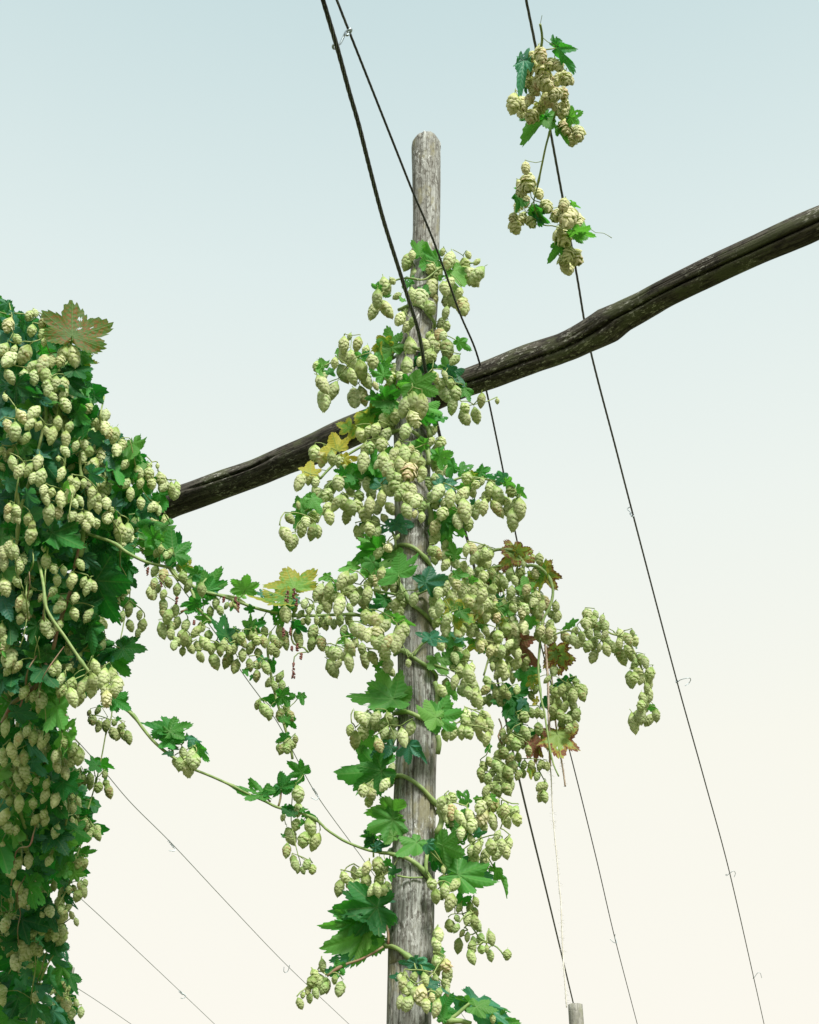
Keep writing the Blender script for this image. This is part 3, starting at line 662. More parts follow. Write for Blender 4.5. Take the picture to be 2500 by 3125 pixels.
v.stem('F', '1110,1015 1190,1010 1270,1000', 4); v.stem('F', '1210,1270 1270,1350 1330,1430 1440,1490 1480,1540', 2.5)
v.stem('F', '650,320 700,350 740,380', 4, M_RED)
v.stem('E', '150,350 200,330 300,200 420,120 620,160 750,200', 3); v.stem('E', '900,120 1100,150 1250,120 1500,170 1580,260', 3.5)
v.stem('D', '300,900 360,870 480,820 600,870 700,970', 2.5); v.stem('D', '700,400 760,340 850,320 960,330 1060,260 1200,230 1290,220', 3)
v.cones_at('D', '850,215,110 880,170,60 905,310,100 950,290,80 1025,300,120 1000,260,70 1080,150,50 1125,205,110 1165,235,80 1250,170,50 1230,230,80 1260,310,150 1310,300,120 1305,215,50 700,380,120 750,340,50 650,460,120 627,535,115 708,525,125 '
    '880,430,90 935,450,120 1010,380,110 1020,460,90 1095,390,90 1150,430,150 1190,420,70 1105,480,80 1210,505,120 1130,350,70 915,550,100 850,560,80 800,590,90 850,640,80 880,610,70 830,540,60 780,440,60 1000,515,90 1100,550,80 1070,620,80 1105,640,70 1060,690,80 '
    '1025,755,120 985,700,60 1085,700,60 870,790,150 850,910,130 985,835,100 1010,840,70 1110,790,130 1160,860,80 930,870,60 965,760,80 '
    '468,708,45 430,760,100 520,755,90 575,800,70 425,830,90 480,860,120 545,930,130 430,950,120 485,970,110 575,990,120 620,870,90 665,845,60 370,880,70 255,905,70 300,960,60 290,1020,120 300,1120,140 355,1065,125 500,1110,120 555,1095,120 640,1030,60 '
    '785,940,120 740,980,90 810,980,90 690,960,70 1030,975,80 1065,1020,90 1130,1015,60 1100,1090,120 1165,1080,95 1145,1160,110 1095,960,60 1170,1060,60 1335,1125,90 1228,1175,70 1225,1240,100 1300,1225,100 1440,1130,38 '
    '770,1230,90 700,1250,100 660,1240,80 745,1280,70 815,1265,60 640,1320,90 705,1355,100 545,1355,100 595,1330,70 680,1420,90 640,1400,100 570,1450,90 560,1530,130 600,1440,80 1000,1400,70 1065,1405,80 1050,1470,120 1030,1530,110 1010,1330,80 '
    '240,1475,100 290,1500,120 350,1505,90 400,1525,80 450,1560,100 200,1640,80 140,1665,110 245,1640,60 245,1665,70')
v.cones_at('D', '830,1170,130 885,1150,150 940,1165,150 890,1250,110 835,1330,100 785,1430,70 760,1490,110 830,1480,120 900,1530,110 690,1530,120 720,1570,110 800,1560,120 860,1590,120 940,1540,80 950,1600,80 740,1620,90 790,1640,80 660,1540,80 870,1450,70 905,1480,60', dy=-.10)
v.cones_at('E', '262,235,110 345,190,100 395,160,100 315,240,90 340,250,70 325,330,90 335,385,95 470,195,105 520,160,80 585,165,90 610,230,100 385,290,110 430,260,70 425,290,90 480,320,100 450,380,95 530,250,80 520,310,80 460,340,70 600,310,110 570,370,100 '
    '680,260,100 720,210,90 650,320,90 740,330,90 690,240,80 700,170,70 700,395,70 640,420,90 600,465,90 530,490,100 560,450,70 650,485,80 985,170,90 1050,220,110 985,270,100 1030,140,80 1030,300,70 945,320,80 1030,450,100 1030,520,100 1080,360,90 1130,260,110 1145,350,110 1180,410,100 1100,300,80 '
    '1210,240,120 1225,340,140 1250,430,90 1060,90,80 1120,80,80 1240,130,80 1270,210,90 1300,170,60 1290,340,110 1350,320,100 1390,200,90 1400,170,80 1440,240,130 1440,330,120 1370,250,80 1530,215,80 1515,300,110 1545,400,140 1590,330,130 1560,300,90 1500,340,70 1340,150,50 1310,300,60 '
    '130,305,50 75,395,75 50,500,110 75,560,90 100,545,90 155,465,100 180,415,70 215,385,80 235,385,80 225,480,110 260,480,80 660,610,100 735,575,50 785,515,35 720,590,60 '
    '1045,620,90 1030,660,70 1105,650,110 1140,640,90 1160,680,90 1100,560,80 1010,610,70 1100,700,80')
v.cones_at('E', '770,180,100 830,200,100 800,240,90 880,210,90 860,260,100 905,280,90 940,120,70 845,345,100 897,365,50 943,385,65', dy=-.09)
v.cones_at('E', '265,880,110 330,870,110 310,940,140 360,900,90 425,800,120 440,850,100 490,790,80 480,880,100 400,970,120 410,930,90 500,920,90 540,900,100 590,830,80 585,900,110 610,790,60 640,800,80 680,760,90 670,910,80 650,870,70 700,830,80 760,840,90 730,780,80 720,950,80 '
    '820,940,75 770,960,90 790,1010,90 890,925,85 800,900,60 560,950,90 170,955,60 210,980,50 470,1240,110 450,1290,90 465,1340,110 500,1220,70 550,1250,70 570,1320,110 620,1310,90 360,1280,90 330,1270,70 385,1280,80 355,1380,120 395,1350,60 700,1280,100 720,1360,90 740,1400,70 690,1330,80')
v.cones_at('E', '520,1130,120 545,1140,100 575,1040,90 600,1050,80 640,1060,100 660,1080,100 700,1100,100 590,1160,90 650,1150,100 665,1200,100 720,1210,120 780,1200,110 800,1160,110 825,1130,100 760,1230,90 640,1210,90 500,1130,90 855,1345,50', dy=-.11)
v.cones_at('E', '1095,850,100 1050,880,80 1145,920,120 1060,980,110 1110,960,90 1170,830,70 1230,900,150 1205,850,90 1280,870,90 1300,960,130 1340,900,100 1360,950,90 1250,940,80 1040,1080,70 1100,1120,90 1085,1200,110 1060,1220,90 1130,1230,80 1180,1250,110 1200,1130,80 1180,1170,90 '
    '1075,1530,90 1145,1370,60 1195,1400,90 1160,1470,90 1100,1480,70 1250,1420,120 1235,1480,100 1280,1500,110 1300,1560,100 1250,1540,80 1320,1600,90 1210,1530,80 1270,1440,80 1290,1590,80 1235,600,80 1270,590,80 1290,650,90 1340,660,100 1385,640,70 1360,620,70 1210,720,90 1260,750,70 '
    '1150,800,90 1010,860,80 1020,930,90 1110,1060,90 1020,1010,80 1230,1300,90 1210,1340,80 1160,1310,80 1270,1380,70')
v.cones_at('F', '470,60,70 505,125,110 560,70,100 585,50,80 620,60,90 690,35,100 660,160,90 715,100,80 755,90,80 760,15,80 640,30,70 700,80,80 560,10,80 540,-20,100 580,-10,90 640,-20,90 725,-25,60 740,0,80 1100,90,80 1150,80,90 1205,75,90 1250,80,80 1270,30,90 1230,10,90 1320,30,110 1370,40,110 1330,100,80 1370,120,90 1390,20,80 1290,-10,90 1340,-20,90 1230,-30,90 1370,-30,80')
v.cones_at('F', '820,110,110 870,50,90', dy=-.12)
v.cones_at('F', '560,460,80 600,440,90 630,420,80 610,480,80 595,530,70 700,420,90 740,400,70 745,320,80 730,350,60 1070,540,90 1110,520,60 1145,505,70 1140,600,100 1195,640,110 1260,630,100 1090,580,70 1145,690,80 1100,640,70 1225,670,80 1185,750,80 1270,690,90 1330,570,90 1340,640,110 1310,680,90 '
    '1410,660,110 1415,560,100 1380,530,60 1490,590,90 1470,600,80 1530,600,80 1500,660,90 1555,600,80 1570,650,80 1350,690,80 1270,780,70 1265,855,70 1310,840,90 1330,800,60 1285,920,100 1360,890,110 1400,830,100 1450,820,90 1440,870,100 1440,755,70 1470,820,80 1495,860,90 1515,810,80 1365,930,80 1200,740,80 1215,740,70 '
    '655,950,100 580,970,90 500,1000,80 540,1000,70 435,1030,75 400,1100,100 480,1080,80 515,1070,60 575,1060,100 660,1060,110 545,1135,120 620,1110,90 650,1110,90 720,1100,80 690,1120,80 700,980,70 670,1160,60 1010,1075,75 1080,1050,80 1085,980,50 1095,1120,90 1035,1155,90 1160,1080,90 1130,1195,110 1140,1180,80 1065,1150,60 '
    '1055,1410,90 1040,1470,90 1050,1530,80 1050,1590,90 1040,1650,80 1100,1610,80 1110,1680,100 1100,1730,90 1060,1550,70 1035,1700,60 1120,1640,70 1110,1780,60 1410,1960,60 1150,900,60 1190,915,60')
v.cones_at('F', '1190,1230,60 1260,1230,80 1300,1190,60 1245,1300,80 1295,1265,70 1305,1340,90 1290,1320,80 1175,1300,45 1130,1350,80 1170,1365,60 1208,1397,50 1243,1422,60 1185,1480,90 1275,1490,80 1285,1450,60 1270,1555,90 1330,1435,70 1335,1505,55 1370,1500,50 1400,1430,85 1395,1545,70 1505,1540,65 '
    '290,1610,80 240,1670,70 270,1720,100 220,1720,80 315,1740,90 370,1700,60 405,1765,90 195,1775,55 245,1790,70 205,1825,60 160,1805,40 142,1860,70 300,1760,80', kx='n')
v.cones_at('F', '830,1680,60 890,1690,70 820,1730,90 965,1700,80 870,1760,80 935,1800,120 890,1790,80 800,1850,80 855,1860,100 925,1820,90 830,1860,80 970,1870,90 1040,1890,110 1010,1820,60 1055,1790,60 800,1690,50 840,1780,60', dy=-.12)
v.leaves_at('D', '930,168,930,75,5b,1.2 1045,205,912,262,3b,1.2 1150,270,1232,385,1b,1 665,385,598,362,1b 700,430,752,448,1b 745,780,700,640,5b,1.1 720,740,600,790,3y,.8 745,780,790,690,3y,.8 1185,740,1272,800,3b,.8 1110,910,1080,830,3b,1.3 300,905,268,850,1b,1.2 280,915,233,970,1b,.9 '
    '330,930,380,975,1g 745,1130,600,1150,5g,1.3 700,1110,820,1060,3g,1.1 640,1100,560,1120,3g 720,1170,540,1215,5g,.8 600,1230,420,1375,5y,.7 470,1310,385,1270,3y,1 385,1448,340,1340,1Y,1.3 210,1605,200,1520,1Y,1.3 430,1510,525,1510,1Y,.9 740,1450,660,1480,1b 430,1600,360,1590,3g 540,1580,445,1620,5g 650,1490,590,1640,3g,.8 '
    '1060,1490,1200,1570,3b,.8 1200,1590,1300,1550,3b,.9 1260,1640,1360,1590,1b 1480,1640,1345,1625,1t,.8 1500,1665,1570,1690,3b,1.3 700,900,740,830,3b 640,850,700,920,3b 690,960,650,880,5b 590,820,540,840,1t 1040,1490,1090,1430,3g 560,860,500,800,3b 860,360,830,300,3b 960,420,970,360,3g 1060,320,1090,300,1b 820,470,790,440,1b 730,1180,700,1230,3g 850,1000,760,1010,3g 1040,1240,960,1290,3g '
    '650,800,720,880,3y 760,1040,700,930,3y,.7 400,790,395,850,1b 600,1640,700,1600,5g 690,1690,610,1600,3t 500,1640,420,1670,3g 1150,1560,1080,1620,5g 1060,1680,1200,1640,3t,.8 1240,1690,1130,1700,1b,.8')
v.leaves_at('D', '900,1020,1060,1110,5b,1.1 905,1020,790,1050,3b,1 960,1410,818,1432,1b,.9', dy=-.09)
v.leaves_at('D', '930,880,1075,912,3d,.8 1130,935,1235,1030,3t,.9 1220,1040,1262,1165,3g,.6 960,1170,1095,1260,3b,.8 940,1220,1030,1275,3g 1060,1230,1090,1290,3g 930,860,1010,960,3d,.8 1120,920,1180,980,3t', dy=-.03)
v.leaves_at('E', '150,320,222,218,1b,1 220,262,292,372,1b,.8 140,362,72,350,1b,1.2 150,360,95,460,1b,.8 1575,200,1636,272,1b,.8 1570,240,1600,290,1t,.7 775,432,920,428,3t,.8 770,430,640,480,3t,.8 640,560,508,545,5b,1 660,600,455,690,5g,1 500,705,385,742,1b,.6 640,700,500,800,3b,.8 1090,410,1100,600,5b,1.1 1120,410,1145,550,3g,.8 '
    '790,640,640,740,3b,.8 330,775,243,802,1b,.6 340,800,390,800,1b 700,1020,775,1082,1b 480,1165,390,1165,1b,.8 440,1200,370,1215,1b,.8 1165,760,1262,770,1b,.9 1265,800,1330,790,1b,.9 1160,975,1200,1115,5y,1.1 1130,1180,1225,1235,1b 1110,1310,1218,1292,3b,1.2 1035,1320,1105,1460,3b,1 640,1370,690,1330,1b 755,1570,640,1400,5b,1 755,1580,450,1600,5b,.7 1110,1510,1200,1580,1b '
    '1050,1590,1150,1600,1t 640,1640,720,1635,1b 450,140,600,90,3g 640,130,560,60,5g 690,120,620,120,3t 1160,640,1130,540,3b 560,440,640,380,3d 660,500,560,530,5b 1280,120,1200,90,5y 1330,90,1400,60,3g 1080,290,1110,240,3t 1290,290,1250,270,3t 1300,130,1390,140,5g 660,960,600,1020,3d,1 700,920,590,960,3d,.8 1190,1000,1250,1080,3g 1100,1060,1040,1060,5b 1260,1070,1200,1010,3y '
    '1170,1360,1130,1340,5g 1210,1190,1150,1130,3t 1080,1640,1200,1680,3b 620,680,540,720,5g 380,850,330,820,3b 600,1000,540,1080,3g')
v.leaves_at('E', '790,758,785,632,5b,1.9 960,815,890,775,3t,.8 960,815,1165,765,3t,.7 780,1050,938,1085,1b,.7 990,1180,900,1140,3t,.7 990,1180,1125,1190,3t,.7 1040,1700,1230,1680,5b,1.1 1040,1700,850,1655,3b,.9', dy=-.10)
v.leaves_at('F', '610,110,498,205,3b,1 740,170,590,235,3t,.9 660,320,390,385,5g,1.1 680,330,500,470,5g,.9 760,600,550,575,5b,1.0 755,650,545,745,5b,1.0 755,760,640,770,3b 1240,530,1145,458,3b,.8 1300,520,1350,500,1b 620,780,540,745,5g 620,800,560,850,5g 640,830,760,802,1t,.6 1060,850,1190,745,5b,1.1 1080,820,1245,905,5b,1.1 1000,890,1130,960,3d,1 '
    '1180,1010,1490,1120,5b,.75 1150,960,1470,1050,3t,.5 1430,980,1548,1130,1b,.6 1190,710,1290,750,1t,.7 1300,745,1380,740,1t 650,1225,345,1240,5g,.9 655,1230,400,1330,5d,1 500,1330,275,1355,5b,.7 640,1190,775,1175,1t,.5 690,1280,745,1260,1b 575,1410,275,1540,5b,.8 575,1410,705,1380,3b,1.1 570,1400,520,1590,5b,1 470,1545,322,1582,3t,.8 360,1650,280,1650,1t 380,1620,455,1670,5g '
    '1060,1900,1130,1790,5g,1.4 1250,1850,1160,1790,3b,.9 1250,1860,1230,1930,3g 1290,1850,1615,1990,5t,.55 1300,1880,1455,1930,5b,.8 1430,1985,1600,1985,3b,.8 1080,1960,1100,1860,3g 1180,1190,1280,1160,3g 1070,1500,1090,1560,1b 700,200,620,180,5g 690,250,780,230,5b 1150,690,1250,580,3b 1400,500,1450,540,1b 1190,790,1260,760,3b')
v.leaves_at('F', '860,160,835,275,5t,1.1 900,170,985,265,1t,.5 910,800,760,910,3b,.9 975,810,988,895,5t,1.7 905,1600,1062,1622,3t,.6 905,1600,772,1590,1t,.7 900,1590,930,1660,5t,1.2 1000,1730,1150,1795,1t,.6 790,1680,730,1690,1t 740,990,820,985,1d,1', dy=-.10)
v.build(rs=.0015)
# ---------------------------------------------------------------- great vine at the left edge
def lY(px, py): return float(np.interp(py, [850, 1500, 2100, 2600, 3125], [3.55, 3.7, 4.05, 4.5, 5.1])) + .35 * (max(0, px) / 600) ** 2
v = Vine(lY, (-1.1, 4.1, 0), 'huge dense hop vine filling the left edge, dark green and thick with cones', jit=.05); v.grow = 1.0
v.stem('A', '340,930 345,1050 310,1200 280,1330 240,1470 165,1700 140,1850 130,1950 110,2095', 5, M_STEM)
v.stem('A', '385,680 430,850 445,960 470,1130 490,1300 480,1430', 4.5, M_STEM); v.stem('A', '600,1300 605,1420 615,1500', 4, M_STEM); v.stem('A', '130,1600 140,1700 150,1760', 5, M_STEM)
v.stem('A', '630,1850 620,2000 600,2095', 7); v.stem('B', '600,40 560,210', 6, M_RED)
v.stem('B', '530,380 490,500 440,640 400,820', 6, M_RED); v.stem('B', '350,920 320,960 280,1080 200,1160 110,1210 60,1290 20,1370', 7, M_RED)
v.stem('C', '20,30 90,130 150,250 185,350 200,440 195,540', 6); v.stem('C', '480,390 420,500 350,640 270,740', 4, M_STEM); v.stem('C', '510,130 515,220 490,380', 3, M_STEM)
v.stem('A', '-60,700 60,1300 90,2000 60,2900 60,3900 60,4800', 12, Y=lambda x, y: lY(x, y) + .35); v.stem('A', '100,900 200,1500 260,2300 180,3200 150,4200 120,5200', 10, Y=lambda x, y: lY(x, y) + .4)
for i in range(26):
    x, y = random.uniform(0, 420), random.uniform(1000, 3000)
    if x > (400 if y < 1600 else 200): x *= .45
    dx = random.gauss(0, 20); q = [(x + dx * t + random.gauss(0, 7), y + t * random.uniform(40, 60)) for t in range(random.randint(3, 6))]
    v.stem(None, None, random.uniform(1.4, 2.6), random.choice([M_STEM, M_STEM, M_RED]), p3=[P(a, b, lY(a, b) - random.uniform(.0, .07)) for a, b in q])
v.cones_at('A', '65,350,110 220,280,80 265,260,60 320,335,90 240,395,90 320,415,80 130,455,80 20,540,120 75,610,150 105,540,80 185,575,150 75,740,120 240,665,110 255,745,110 180,730,90 330,640,140 340,730,140 385,620,90 475,570,130 550,580,160 575,610,90 420,795,110 365,840,100 480,800,110 480,870,90 400,900,90 490,950,120 350,800,80 40,895,55 '
    '165,1040,120 255,1010,120 60,1110,100 115,1150,130 200,1200,90 230,1090,110 290,1110,80 435,1090,110 520,1120,90 390,1180,130 350,1150,80 495,1210,120 490,1300,90 570,1260,80 635,1250,90 670,1300,80 785,1120,110 740,1100,80 790,1030,90 670,980,80 710,1080,70 860,1180,120 820,1160,90 880,1290,100 920,1250,80 '
    '95,1390,110 145,1450,110 215,1440,110 285,1380,110 305,1495,130 250,1500,90 440,1355,40 460,1470,110 1045,1460,100 1120,1470,100 1055,1540,80 1140,1540,90 1210,1510,100 1230,1560,90 1290,1590,110 1320,1620,90 1330,1570,80 1185,1410,40 950,1540,80 980,1620,100 1125,1410,50 940,1400,80 1060,1690,90 1150,1720,90 1190,1740,80 '
    '345,1650,110 330,1590,80 460,1660,120 525,1620,130 390,1610,70 600,1670,90 560,1690,80 690,1680,110 735,1720,90 740,1650,70 800,1690,90 835,1740,60 630,1540,70 570,1550,100 530,1520,70 370,1770,150 440,1760,90 545,1785,90 670,1800,120 810,1800,100 720,1840,80 650,1850,100 600,1800,90 885,1840,90 905,1910,150 950,1920,150 980,1960,100 910,2010,100 690,1610,90 '
    '60,1735,90 125,1745,90 60,1790,80 130,1810,70 210,1810,90 235,1930,130 240,1860,80 65,2010,90 30,2060,100 110,2050,110 330,2030,50 330,480,60 455,620,90', dy=-.03)
v.cones_at('B', '345,155,110 405,210,80 430,295,90 480,225,70 605,180,90 550,290,90 530,320,90 630,310,80 660,350,120 700,340,90 40,350,130 130,310,90 150,470,120 190,490,90 155,590,90 400,380,80 450,500,110 565,430,80 560,550,100 665,565,110 345,650,130 380,690,90 440,640,80 775,620,90 15,680,110 40,760,120 70,880,150 20,800,100 130,950,100 60,980,80 '
    '430,960,110 450,1050,110 460,1130,100 400,980,80 490,1130,70 770,790,90 950,370,90 970,520,100 920,570,80 980,640,90 1050,560,70 1070,640,100 1040,690,70 180,1140,100 310,1190,130 250,1170,80 290,1260,70 90,1130,70 60,60,130 150,200,100 40,1410,120 90,1580,120 180,1630,110 185,1730,120 120,1650,90 140,1490,110 205,1430,90 250,1480,110 320,1500,130 350,1470,80 '
    '545,1570,100 590,1620,130 485,1520,70 540,1660,90 420,1620,90 430,1700,90 20,1600,80 30,1650,90 210,1790,70 130,1780,90 350,1830,80 490,1740,110 270,1810,60 30,170,110 80,90,100', dy=-.03)
v.cones_at('C', '145,30,80 30,290,130 145,190,120 340,130,110 420,150,130 475,220,90 550,220,80 590,170,70 270,310,90 330,270,70 420,400,100 340,320,80 250,190,80 40,600,110 135,640,100 215,620,110 80,700,110 200,880,160 140,820,100 230,900,100 180,900,100 375,1000,90 320,1040,70 370,620,80 40,1100,110 320,1140,80 420,1170,100 460,1210,100 250,1160,60 470,1150,80 '
    '210,1310,140 170,1270,110 260,1280,90 295,1300,80 120,1380,120 20,1600,90 20,1670,80 60,370,100 120,390,70 25,110,70 70,170,70 20,510,60 540,1770,80 610,1760,75 575,1690,60 510,1710,80 480,1690,70 460,1640,60 575,1080,60 540,1030,60 480,1050,80 300,1620,90 270,1640,80', dy=-.03)
v.leaves_at('A', '600,620,755,650,5y,.7 680,790,640,830,1t 745,1000,690,1060,1d 600,700,700,940,3g,.5 480,740,660,1010,3d,.7 570,1010,700,1110,3g,.8 600,1000,640,1060,1t 710,880,795,940,3d,.7 620,450,665,525,1g 230,420,290,475,3t 10,1060,130,900,5t,1 20,1240,105,1225,3t 60,1530,175,1615,3t,.7 520,440,470,520,3d '
    '760,1280,830,1400,3t,.8 980,1310,960,1430,3b 860,1380,890,1590,3g,.6 1000,1240,1000,1400,3b 1040,1330,1120,1390,5d 1200,1620,1235,1750,3g 1170,1760,1195,1830,3d 870,1740,900,1580,3t,.8 860,1720,960,1640,3t,.7 680,1470,780,1540,5t,1 480,1470,545,1510,3t 250,860,385,960,3t,.5 60,840,215,825,3t,.6 440,1290,390,1350,1t 490,1300,600,1290,1t 520,1010,650,1060,3t,.6 '
    '390,1910,655,2070,3g,.7 1190,2000,1010,1960,5b,.9 1190,1990,1200,1880,5b,1.1 1310,2080,1240,1900,5d,.9 1310,2080,1440,1990,3g,1 160,330,205,395,3d 60,190,-30,230,3t 100,260,40,270,3t 600,560,560,700,3g 640,1100,560,1010,3d 700,1200,820,1200,5t,.9 820,1300,760,1220,3t 1050,1440,1000,1320,5b 620,1820,680,1900,3d 450,1850,400,1900,3t 200,1960,340,1990,3g 280,1940,360,2010,3d '
    '10,700,60,780,3t 120,800,230,870,3d 350,700,440,690,3g 560,680,640,780,3d 620,900,560,960,3g 300,1340,400,1280,3t 200,1620,300,1700,3t,1 240,1650,200,1760,3t 330,340,400,430,3d 420,490,480,440,3g 1100,1960,1180,1880,5b 60,1880,200,1860,3d')
v.leaves_at('B', '720,300,880,640,5d,1 700,330,920,420,5g,.9 665,740,620,610,5d,1.7 665,740,900,760,3g,.6 665,745,460,630,3d,.6 925,810,1095,810,5g,1 930,800,1050,720,3d,.8 350,850,565,930,3d,.6 350,850,150,870,5g,.8 320,970,410,1150,5d,1.1 300,960,130,1040,5g,1 60,590,130,790,5d,1 280,640,250,790,5d,1 20,1040,160,1115,3t,.9 20,440,60,575,5t,1.1 150,170,278,262,3t,.7 '
    '840,190,955,335,3t,.6 960,200,1000,345,3d,.9 120,1290,330,1330,3t,.7 420,1240,520,1420,5b,1 480,1440,620,1560,5b,1 850,1190,995,1275,5g,.7 820,1180,970,1210,3d,.5 0,1740,105,1790,3b,1.3 560,900,650,780,3t 700,830,570,800,3g 760,800,890,840,5d 860,880,990,1040,3g,.9 760,860,860,900,3t 540,620,630,600,3t 250,330,350,340,3t,.8 700,100,850,150,5d 620,120,780,230,3t,.6 '
    '1000,60,850,130,3g 890,0,1000,120,5d 1200,40,1100,160,5g 1170,110,1080,200,3d 480,30,540,120,3t 230,120,300,80,3t 340,330,400,400,3t 400,500,440,580,1t 10,960,40,910,3t 240,1660,310,1780,3t 230,1530,330,1650,3t,.5 380,1380,340,1500,5g 100,700,200,760,5d 60,800,10,900,3g 620,470,740,520,5d 640,500,760,600,5d 90,150,0,190,3t 480,1200,430,1300,5b')
v.leaves_at('C', '500,470,600,510,5b,1 380,410,300,570,5b,1 400,420,500,540,5d,1 220,430,320,475,3t,.8 500,700,420,750,5b 500,690,600,640,5b 220,800,410,940,3g,.7 500,890,600,1000,1d,.5 270,1070,105,1110,5d,.9 450,1250,528,1390,3t,.7 390,1340,500,1450,3t,.7 300,1410,240,1540,5b,1 180,1470,275,1550,3t,.9 370,1490,485,1620,5g,1 520,1480,585,1640,3d,.8 280,1560,460,1705,3t,.5 '
    '250,1680,430,1830,5g,1.1 140,1650,245,1790,5d,1.1 90,1720,-10,1780,5t,1 400,1750,510,1848,3t,.8 230,700,300,640,5t 290,660,410,740,5t 400,1240,440,1380,5d 60,1250,0,1180,5d 100,1230,40,1330,5d 350,1360,270,1290,3t,.9 470,1420,420,1560,5g 560,720,655,735,5b 340,900,260,960,5d 60,40,0,-10,3b 470,30,630,110,5d,.8 540,40,620,10,5g 240,480,360,560,5d 400,560,300,620,5b 50,230,0,140,3t '
    '100,560,10,620,5d 160,1580,100,1500,3t 60,1480,10,1560,3d 210,60,160,130,3t')
v.leaf('A', 545, 430, 560, 175, 5, 'u', 1.25, dy=-.05, roll=.15, tilt=.1)
HOLES = [(80, 1940, 45, 30), (115, 1868, 28, 12), (175, 1962, 28, 28), (215, 2140, 30, 30), (235, 1790, 14, 10), (10, 2760, 20, 25), (85, 2675, 25, 12), (15, 2935, 24, 28), (125, 2985, 28, 24), (85, 3016, 20, 20), (105, 3085, 12, 25), (172, 2890, 12, 15), (40, 2560, 10, 10), (150, 2075, 14, 14)]
def hole(x, y): return any(((x - a) / c) ** 2 + ((y - b) / d) ** 2 < 1 for a, b, c, d in HOLES)
def holel(x, y, a, l): return any(hole(x + l * t * math.cos(a), y + l * t * math.sin(a)) for t in (0, .25, .5, .75, 1))
polyL = [(-60, 900), (30, 915), (100, 960), (190, 1010), (250, 1090), (285, 1230), (320, 1330), (400, 1420), (500, 1480), (500, 1560), (540, 1640), (480, 1700), (430, 1680), (390, 1700), (370, 1850), (340, 1930), (345, 2030), (340, 2080), (230, 2140), (190, 2200),
         (210, 2260), (240, 2330), (230, 2420), (265, 2520), (240, 2620), (230, 2720), (200, 2790), (195, 2870), (190, 2960), (215, 3020), (200, 3140), (170, 3300), (-60, 3300)]
polyBack = [(-200, 930), (60, 960), (200, 1080), (250, 1260), (330, 1420), (430, 1540), (330, 1640), (300, 1900), (210, 2080), (130, 2160), (150, 2300), (200, 2420), (200, 2700), (140, 2850), (130, 3000), (120, 3200), (100, 3500), (-200, 3500)]
for i in range(135):
    x, y = sample(polyL); n = random.choice([2, 4, 6, 8, 11]); sz = random.uniform(27, 44); dd = random.uniform(.0, .26); lean = random.gauss(0, 9)
    for j in range(n):
        xx, yy = x + lean * j * .5 + random.gauss(0, 17), y + j * sz * .32 + random.gauss(0, 12)
        if inside(polyL, xx, yy) and not hole(xx, yy): v.cone(xx, yy, sz * random.uniform(.75, 1.15) * (1.12 if yy < 1700 else .92), dy=dd + random.uniform(-.03, .03), kx=random.choice('ccnn'), prio=.5, hi=False)
for i in range(420):
    x, y = sample(polyL)
    if y > 2750 and random.random() < .35: continue
    a = random.gauss(1.3, .8); l = random.uniform(45, 100)
    if inside(polyL, x + l * math.cos(a), y + l * math.sin(a)) and not holel(x, y, a, l): v.leaf('X', x, y, x + l * math.cos(a), y + l * math.sin(a), random.choice([3, 3, 5, 1]), random.choice('dddgggtb'), random.uniform(.7, 1.1), dy=random.uniform(-.02, .33), prio=.5, hi=False)
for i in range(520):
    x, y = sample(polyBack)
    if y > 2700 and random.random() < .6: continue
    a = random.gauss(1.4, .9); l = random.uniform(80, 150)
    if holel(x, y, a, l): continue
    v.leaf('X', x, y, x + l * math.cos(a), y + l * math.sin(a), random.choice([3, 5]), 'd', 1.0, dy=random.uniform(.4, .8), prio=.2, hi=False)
v.build(rs=.0015)
# ---------------------------------------------------------------- garland from the left vine to the pole
def lin(xs, ys): return lambda px, py: float(np.interp(px, xs, ys))
v = Vine(lin([300, 700, 1200], [3.85, 3.9, 3.97]), (-.55, 3.9, 2.9), 'leafy garland of hops swagging from the left vine across to the pole', jit=.06); v.grow = 1.0
v.stem('B', '600,-70 840,10 960,90 1100,160 1290,210 1340,270 1500,370 1600,400 1725,420', 4.8); v.stem('I', '180,350 240,430 360,540 390,650 490,760 640,890 680,930', 4.2, M_STEM); v.stem('I', '490,550 600,580 720,620 850,670 1000,710 1150,735 1350,740 1600,730 1725,740 1850,800', 4.8)
v.stem('I', '500,560 580,575 700,590 790,640', 4, M_STEM); v.stem('I', '1000,870 975,1000 985,1120 1005,1240 1040,1400 1070,1500 1130,1700 1165,1830 1175,1900', 4, M_STEM); v.stem('I', '1190,510 1192,600 1180,740 1168,930 1210,980 1270,1000 1305,1040', 3, M_STEM)
v.stem('I', '360,540 375,600 390,650 270,710', 2.5, M_RED); v.stem('B', '1190,30 1200,120 1200,170', 3, M_STEM); v.stem('I', '1185,1120 1190,1075 1220,1045 1290,1035', 1.8, M_STEM); v.stem('I', '490,560 450,470 480,440', 3); v.stem('I', '1150,720 1150,600 1170,520', 3, M_RED)
